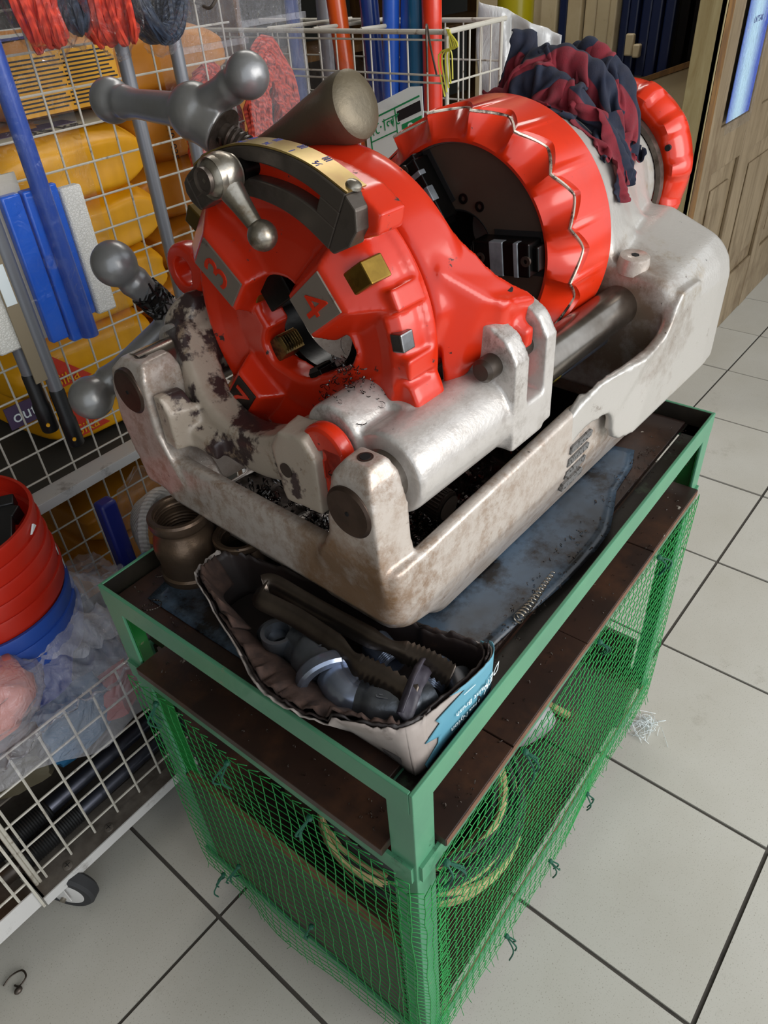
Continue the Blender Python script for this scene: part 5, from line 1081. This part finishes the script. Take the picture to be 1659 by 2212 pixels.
# rope sack and blue thing behind the cart corner
t = thing('rope_sack', 'white cotton rope bundle in a clear printed bag with a navy edge', 'rope', (.305, .86, .43))
b = B()
for k in range(9): b.tube([Vector((.055*math.cos(a)*(1 - .06*k), -.03 + .008*k, .11*math.sin(a)*(1 - .06*k))) for a in [2*math.pi*i/30 for i in range(30)]], .010, 8, True)
b.obj('white_rope', 'sack_white', t)
B().box((-.10, -.01, -.15), (-.066, .02, .13)).obj('navy_edge', 'sack_blue', t, bevel=.006)
bagfilm('bag_film', (0, -.01, 0), (.085, .055, .16), 'film_haze', None, 9, t)
b = B()
for k in range(6): b.box((-.02 + .006*k, -.0665, -.10), (-.018 + .006*k, -.0655, -.03))
for k in range(5): b.box((-.01 + .006*k, -.0675, .02), (-.008 + .006*k, -.0665, .07))
b.obj('blue_print', 'ink', t, smooth=False)
tag(B().lathe([(.001, 0), (.03, 0), (.034, .01), (.034, .12), (.028, .14), (.001, .14)], (.20, .76, .33), (.2, .05, 1), 24).obj('blue_bottle', 'pack_blue'), 'teal blue bottle standing behind the left cart corner', 'bottle')
# grey tubes hanging before the grid
def pole(x, y, z0, z1, lab, grip):
    t = thing('grey_pole', lab, 'pole', (x, y, z0)); B().cyl((0, 0, .08 if grip else 0), (0, 0, z1 - z0), .0112, 24).obj('tube', 'alu', t)
    if grip:
        B().lathe([(.001, 0), (.0125, 0), (.0142, .003), (.0142, .05), (.0125, .055), (.0125, .105), (.0112, .108), (.001, .108)], (0, 0, 0), (0, 0, 1), 24).obj('black_grip', 'black', t); B().cyl((-.008, -.0150, .018), (-.006, -.0115, .018), .0032, 10).obj('grip_hole', 'bag', t)
pole(.536, .935, .585, 1.55, 'left grey metal pole behind the silver cutter handle', False); pole(.640, .935, .585, 1.55, 'right grey metal pole behind the silver cutter handle', False)
pole(.228, .900, .668, 1.5, 'grey pole with black hang grip left of the feed wheel', True); pole(.205, .925, .70, 1.5, 'second grey black-tipped pole just behind the first', True)
# blue mop set and cloth in film
t = thing('mop_set', 'bright blue flat mop with a blue tube sealed in clear film', 'mop', (0, .885, 0))
B().box((.246, .004, .852), (.276, .020, 1.075)).obj('flat_panel', 'blue_plastic', t, bevel=.003); B().box((.279, .002, .842), (.306, .020, 1.075)).obj('flat_panel', 'blue_plastic', t, bevel=.003)
B().box((.322, .006, .872), (.336, .018, 1.075)).obj('flat_panel', 'blue_plastic', t, bevel=.003)
B().cyl((.307, -.004, .845), (.300, .0, 1.5), .0135, 24).obj('blue_tube', 'blue_pole', t)
B().box((.336, .0, .868), (.372, .018, 1.066)).obj('white_cloth', 'white_mesh', t, bevel=.004)
B().box((.236, .018, .86), (.285, .022, 1.10)).obj('backing_card', pm('pale_card', 'b8b0a0', .7, bump=.1), t, smooth=False)
B().ringl([(.007, 0), (.0095, 0), (.0105, .004), (.0095, .008), (.007, .008)], (.280, -.004, .975), (0, -1, .1), 24).obj('clear_ring', 'film_haze', t)
def mf(i, j): return Vector((.224 + .158*i, -.020 + .006*noise.noise(Vector((i*7, j*24, 2))) - .004*math.sin(i*math.pi)*1.5, .838 + .66*j))
B().grid(mf, 24, 90).obj('film_sleeve', 'film_haze', t, angle=180)
t = thing('cloth_pack', 'cream cloth pack with a card header at the left frame edge', 'pack', (0, .90, 0))
B().box((.165, .0, .86), (.205, .02, 1.02)).obj('cream_cloth', 'white_mesh', t, bevel=.004); hc = B().box((.198, -.006, .80), (.222, -.003, 1.10)).obj('header_card', pm('kraft_card', '8c7e66', .8, bump=.1), t, smooth=False)
B().box((.199, -.0075, .93), (.216, -.0061, .99)).obj('barcode_label', 'ink_white', hc, smooth=False)
# rope hanks in film at the top
def hank(name, c, ry, w, hh, mat, lab, ns=30, seed=0, rot=0.):
    t = thing(name, lab, 'rope', c, rot, 'rope hanks hung at the top of the trolley'); r = random.Random(seed); b = B()
    for k in range(ns):
        dy = r.uniform(-ry, ry); q = 1 - .34*r.random(); ph = r.uniform(-.03, .03)
        b.tube([Vector((w*q*math.cos(a) + .003*math.sin(5*a + k), dy*(1 - .25*abs(math.sin(a))) + .003*math.sin(4*a + 2*k), hh*math.sin(a)*(1 - .5*(1 - q)) + ph*w)) for a in [2*math.pi*i/44 for i in range(44)]], .0052, 6, True)
    b.obj('rope_strands', mat, t); 
    bagfilm('film_wrap', (0, 0, 0), (w + .016, ry + .018, hh + .016), 'film', None, seed, t); return t
hank('rope_hank', (.372, .86, 1.345), .030, .040, .105, 'rope_red', 'leftmost orange red rope hank in clear film', 30, 1, .9)
hank('rope_hank', (.410, .845, 1.350), .020, .034, .098, 'rope_navy', 'narrow navy rope hank between the two red hanks', 20, 2, .9)
hank('rope_hank', (.462, .84, 1.345), .040, .042, .110, 'rope_red', 'wide orange red rope hank beside the big navy loop', 40, 3, .8)
hank('rope_hank', (.537, .83, 1.342), .022, .060, .112, 'rope_navy', 'big navy rope loop in shiny film at the right end', 34, 4, .25)
# coral rope in hang bags
def ropebag(x, y, z, lab, seed, label):
    t = thing('rope_bag', lab, 'rope', (x, y, z), 0.0); r = random.Random(seed); b = B()
    for k in range(26):
        q = 1 - .75*r.random(); b.tube([Vector((.072*q*math.cos(a), -.012 + .02*r.random(), -.14 + (.20*(1 - .35*(1-q)))*math.sin(a) + .004*math.sin(6*a + k))) for a in [2*math.pi*i/40 for i in range(40)]], .0062, 6, True)
    b.obj('coral_rope', 'rope_bag', t)
    B().grid(lambda i, j: Vector((-.082 + .164*i, -.030 - .006*math.sin(i*math.pi) + .005*noise.noise(Vector((i*6, j*14, seed))), -.34 + .52*j)), 20, 60).obj('bag_front', 'film_milky', t, angle=180)
    B().grid(lambda i, j: Vector((-.082 + .164*i, .022, -.34 + .52*j)), 4, 8).obj('bag_back', 'film_haze', t, angle=180)
    B().box((-.082, -.040, .088), (.082, -.034, .098)).obj('seal_strip', 'film_milky', t, smooth=False)
    if label:
        R_ = Matrix.Translation((.052, -.046, -.085)) @ Matrix.Rotation(.18, 4, 'Y'); lb = B().box((-.024, -.0005, -.030), (.024, .0005, .030), R_).obj('price_label', 'ink_white', t, smooth=False); b = B()
        for k in range(12): b.box((-.017 + .003*k, -.0009, -.016), (-.0155 + .003*k + .0006*(k % 3), -.0006, .008), R_)
        o = b.obj('barcode', 'ink_black', lb, smooth=False)
        B().box((.028, -.0005, -.012), (.036, .0005, .034), R_).obj('pink_tab', pm('pale_pink_tab', 'd8bcc0', .6, bump=0), t, smooth=False)
    B().tube(catmull([(.005, -.06, .165), (-.008, -.052, .15), (-.012, -.030, .155), (-.02, .05, .18)], 5), .0028, 8).obj('wire_hook', 'iron', t)
ropebag(.765, 1.02, 1.105, 'hazy bag of coral rope half hidden by the silver handle', 5, False); ropebag(.868, .965, 1.135, 'hang bag of coral rope with a white barcode label', 6, True)
# ---------------------------------------------------------------- wire basket of film rolls
bk = thing('wire_basket', 'white wire basket holding tall coloured film rolls behind the machine', 'basket', (0, 0, 0))
X0, X1, Y0, Y1, ZB = 1.50, 1.76, .978, 1.90, 1.143
wires('basket_front', [((X0, Y0 + .0605*i, .70), (X0, Y0 + .0605*i, ZB)) for i in range(1, 15)] + [((X0 - .003, Y0, z), (X0 - .003, Y1, z)) for z in (1.126, 1.050, 1.033, .965, .895, .82)], .0026, bk)
wires('basket_side', [((X0 + .052*i, Y0, .70), (X0 + .052*i, Y0, ZB)) for i in range(1, 5)] + [((X0, Y0 - .003, z), (X1, Y0 - .003, z)) for z in (1.033, .965, .895)], .0026, bk)
wires('basket_rear', [((X1, Y0 + .0605*i, .70), (X1, Y0 + .0605*i, ZB)) for i in range(1, 15)] + [((X1, Y0, z), (X1, Y1, z)) for z in (1.05, .95)], .0026, bk)
for nm_, a, c in (('front_rim', (X0, Y0, ZB), (X0, Y1, ZB)), ('side_rim', (X0, Y0, ZB), (X1 + .02, Y0, ZB + .002)), ('rear_rim', (X1, Y0, ZB), (X1, Y1, ZB)), ('corner_post', (X0, Y0, .68), (X0, Y0, ZB)), ('corner_post', (X1, Y0, .68), (X1, Y0, ZB)), ('cross_bar', (X0, 1.25, ZB + .004), (X1, 1.18, ZB + .004)), ('cross_bar', (X0, 1.42, ZB + .004), (X1, 1.36, ZB + .004)), ('cross_bar', (X0, 1.6, ZB + .004), (X1, 1.5, ZB + .004))): B().cyl(a, c, .0062 if 'rim' in nm_ else .0052, 10).obj(nm_, 'white_wire', bk)
B().ball((X0, Y0, ZB), .010, 12).obj('corner_ball', 'white_wire', bk)
B().box((X0, Y0, .70), (X1, Y1, .705)).obj('basket_floor', 'zinc_dirty', bk, smooth=False)
for x, y in ((X0 + .01, Y0 + .01), (X1 - .01, Y0 + .01), (X0 + .01, Y1 - .01), (X1 - .01, Y1 - .01)): B().cyl((x, y, 0), (x, y, .70), .009, 10).obj('basket_leg', 'white_wire', bk)
b = B(); r = random.Random(3); p = Vector((X0 - .006, Y0 - .004, ZB + .002))
for k in range(5): b.tube(catmull([p + Vector((0, r.uniform(-.015, .01), .004)), p + Vector((-.006, -.012 - .006*k, -.03)), p + Vector((-.004, -.018 + .01*k, -.05)), p + Vector((-.004, -.02 + .006*k, -.10 - .01*k))], 4), .0022, 5)
tag(b.obj('yellow_ribbon', pm('yellow_ribbon', 'c8c040', .4, bump=.1)), 'yellow plastic ribbon tied on the white basket corner', 'ribbon')
for y, x, rad, mt_, lean, lab in ((1.630, 1.64, .021, 'roll_blue', .0, 'blue roll standing alone at the left of the basket'), (1.56, 1.70, .022, 'roll_grey', -.02, 'greyish clear roll beside the lone blue roll'), (1.468, 1.66, .021, 'roll_black', .0, 'dark green almost black roll left of the orange one'), (1.398, 1.60, .027, 'roll_orange', .10, 'orange roll leaning in the basket'), (1.345, 1.66, .018, 'roll_green', .06, 'slim green roll right of the orange roll'), (1.305, 1.62, .026, 'roll_navy', .06, 'royal blue roll in the middle of the basket'), (1.235, 1.60, .023, 'roll_sky', -.06, 'left one of the two bright blue rolls'), (1.195, 1.62, .021, 'roll_sky', -.08, 'right one of the two bright blue rolls'), (1.150, 1.61, .024, 'roll_teal', -.02, 'teal blue roll beside the red one'), (1.092, 1.60, .026, 'roll_red', .0, 'red orange roll at the right corner of the basket')):
    t = thing('film_roll', lab, 'roll', (x, y, .706), 0, 'coloured film rolls in the wire basket'); B().cyl((0, lean*-.3, 0), (0, lean*.55, .86), rad, 28).obj('rolled_film', mt_, t); B().cyl((0, lean*.55, .845), (0, lean*.55, .866), rad*.45, 14).obj('core_tube', 'card_out', t)
def ws(i, j): return Vector((1.84 + .03*noise.noise(Vector((i*4, j*4, 1))) + .06*i, 1.10 - .23*i + .02*noise.noise(Vector((i*6, j*3, 5))), .55 + (.635 - .09*i)*j))
tag(B().grid(ws, 30, 30).obj('white_plastic_sheet', 'sheet_white', angle=180, solid=.001), 'translucent white plastic sheet hanging behind the basket corner', 'plastic sheet')
# clear packet with a printed paper
pk = thing('printed_packet', 'clear plastic packet with white paper printed in green hanging on the basket', 'packet', (1.36, 1.10, .98), 0)
B().grid(lambda i, j: Vector((-.03*math.sin(j*2) + .008*noise.noise(Vector((i*7, j*6, 1))), .26 - (.44*i)*(1 - .75*max(0, j - .45)/.55) - .06*max(0, j - .45), -.16 + .31*j)), 30, 24).obj('packet_front', 'film_haze', pk, angle=180)
B().grid(lambda i, j: Vector((.03 - .01*math.sin(j*2) + .008*noise.noise(Vector((i*7, j*6, 4))), .26 - (.44*i)*(1 - .75*max(0, j - .45)/.55) - .06*max(0, j - .45), -.16 + .31*j)), 16, 14).obj('packet_back', 'film', pk, angle=180)
e1 = Vector((.06, -.90, .36)).normalized(); e2 = Vector((.35, .36, .86)); lf = frame((-.036, -.085, -.008), e1, e2)
pp = B().loft([[lf @ Vector((x, y, z)) for x, y in ((-.10, -.075), (.085, -.075), (.095, .05), (.06, .062), (-.09, .062))] for z in (0, .001)]).obj('paper', 'ink_white', pk, smooth=False)
b = B()
for x0, y0, x1, y1 in ((-.082, .030, .085, .034), (-.082, -.075, -.078, .034), (.005, -.06, .008, .032), (-.082, -.022, .006, -.019)): b.box((x0, y0, .0012), (x1, y1, .0018), lf)
b.box((.022, -.055, .0012), (.085, -.012, .0018), lf); b.obj('green_rules', 'ink_green', pp, smooth=False)
B().text('শোলে', .040, lf @ Matrix.Translation((-.037, .004, .0016)), .0003).obj('green_lettering', 'ink_green', pp, smooth=False)
B().box((.012, -.002, .0012), (.085, .022, .0018), lf).obj('black_bar', 'ink_black', pp, smooth=False); B().text('2', .045, lf @ Matrix.Translation((.05, -.034, .0022)), .0003).obj('white_numeral', 'ink_white', pp, smooth=False)
B().tube(catmull([(-.012, -.17, .10), (-.02, -.175, .17), (.01, -.155, .19), (.06, -.13, .14), (.09, -.125, .08)], 5), .0025, 8).obj('wire_hook', 'iron', pk)
# ---------------------------------------------------------------- wooden door leaf on the right
dr = struct(B().box((2.06, .505, .0), (3.9, .535, 2.2)).obj('door_1', 'wood', smooth=False))
def dpart(nm_, x0, x1, z0, z1, y0=.492, mt_='wood'): return B().box((x0, y0, z0), (x1, .505, z1)).obj(nm_, mt_, dr, smooth=False, bevel=.003)
dpart('dark_stile', 2.05, 2.115, 0, 2.2, .488, 'wood_dark'); dpart('stile', 2.117, 2.225, 0, 2.2); dpart('mid_stile', 2.50, 2.62, 0, 2.2); dpart('far_stile', 3.0, 3.1, 0, 2.2); dpart('far_stile', 3.5, 3.6, 0, 2.2)
for z0, z1 in ((.0, .22), (.70, .83), (1.6, 1.72)): dpart('rail', 2.228, 3.9, z0, z1, .494)
for x0, x1 in ((2.25, 2.48), (2.64, 2.98), (3.12, 3.48)):
    for z0, z1 in ((.25, .67),): dpart('raised_panel', x0 + .03, x1 - .03, z0 + .03, z1 - .03, .498)
B().box((2.05, .488, 0), (2.06, .56, 2.2)).obj('pale_edge', 'wood_edge', dr, smooth=False, bevel=.002)
po = thing('poster', 'narrow blue and white poster in clear film on the wooden door', 'poster', (2.355, .490, .84))
k = NT('blue_poster_print'); sp = k.n('ShaderNodeSeparateXYZ'); k.l(k.tc.outputs['Object'], sp.inputs[0])
c = k.mix(k.ramp(k.math('ABSOLUTE', k.math('ADD', sp.outputs[0], k.math('MULTIPLY', k.noise(5, 2), .03))), .02, .10), rgb('bfe0f2'), rgb('4a62c0')); c = k.mix(k.ramp(k.noise(9, 3), .62, .75), c, rgb('d8d0e8')); M['poster'] = k.done(k.bsdf(c, .25))
ps = B().box((-.105, -.002, 0), (.105, 0, .55)).obj('printed_sheet', 'poster', po, smooth=False); B().text('LATTAK', .022, frame((.0, -.0025, .25), (1, 0, 0), (0, 0, 1)), .0002).obj('poster_lettering', 'ink', po, smooth=False)
B().grid(lambda i, j: Vector((-.125 + .25*i, -.008 - .003*noise.noise(Vector((i*9, j*20, 0))), -.03 + .60*j)), 16, 40).obj('poster_film', 'film', po, angle=180)
# navy and cream folding shutters in the far doorway
d2 = struct(B().box((2.62, .56, 0), (2.66, 1.6, 2.2)).obj('door_2', 'cream_door', smooth=False))
for y0, y1, mt_, x in ((1.235, 1.30, 'cream_door', 2.57), (1.195, 1.228, 'navy_door', 2.575), (1.135, 1.19, 'cream_door', 2.56), (1.085, 1.13, 'cream_door', 2.575), (1.03, 1.08, 'cream_door', 2.56), (1.0, 1.026, 'cream_door', 2.545), (.965, .995, 'navy_door', 2.57), (.93, .96, 'navy_door', 2.56), (.89, .925, 'navy_door', 2.575), (.85, .885, 'navy_door', 2.56), (.81, .845, 'navy_door', 2.57), (.765, .80, 'steel_black', 2.575), (.56, .76, 'steel_black', 2.59)):  # black strips at the end paint the dark gap beside the slats
    B().box((x, y0, .90), (2.62, y1, 2.2)).obj('slat_and_gap_strip', mt_, d2, smooth=False, bevel=.006)
B().box((2.55, .93, .965), (2.574, .96, 1.03)).box((2.55, .905, .96), (2.574, .93, 1.0)).obj('cream_patch', 'cream_door', d2, bevel=.005)
tag(B().loft([[Vector((2.42, y, z)) for y, z in ((.60, .02), (.60, .985), (.92, .875), (.92, .02))], [Vector((2.45, y, z)) for y, z in ((.60, .02), (.60, .985), (.92, .875), (.92, .02))]]).obj('cream_board', 'cream_door', smooth=False, bevel=.004), 'dull cream board leaning beside the wooden door leaf', 'board')
tag(B().loft([[Vector((2.405, y, z)) for y, z in ((.60, .986), (.92, .876), (.92, .892), (.60, 1.002))], [Vector((2.46, y, z)) for y, z in ((.60, .986), (.92, .876), (.92, .892), (.60, 1.002))]]).obj('top_batten', 'wood_dark', smooth=False), 'brown batten sloping along the top of the cream board', 'batten')
tag(B().lathe([(.001, 0), (.055, 0), (.06, .02), (.06, .9), (.001, .9)], (2.28, 1.235, .6), (0, 0, 1), 28).obj('yellow_roll', 'roll_yellow'), 'olive yellow roll standing behind the white plastic sheet', 'roll')
sh = thing('stock_shelf', 'dim shelf unit with boxes against the far left wall', 'shelf', (0, 0, 0))
for z in (.0, .45, .9, 1.35): B().box((1.0, 2.5, z), (4.6, 2.9, z + .03)).obj('shelf_plank', 'wood_dark', sh, smooth=False)
for x in (1.0, 2.2, 3.4, 4.57): B().box((x, 2.5, 0), (x + .03, 2.9, 1.8)).obj('shelf_post', 'wood_dark', sh, smooth=False)
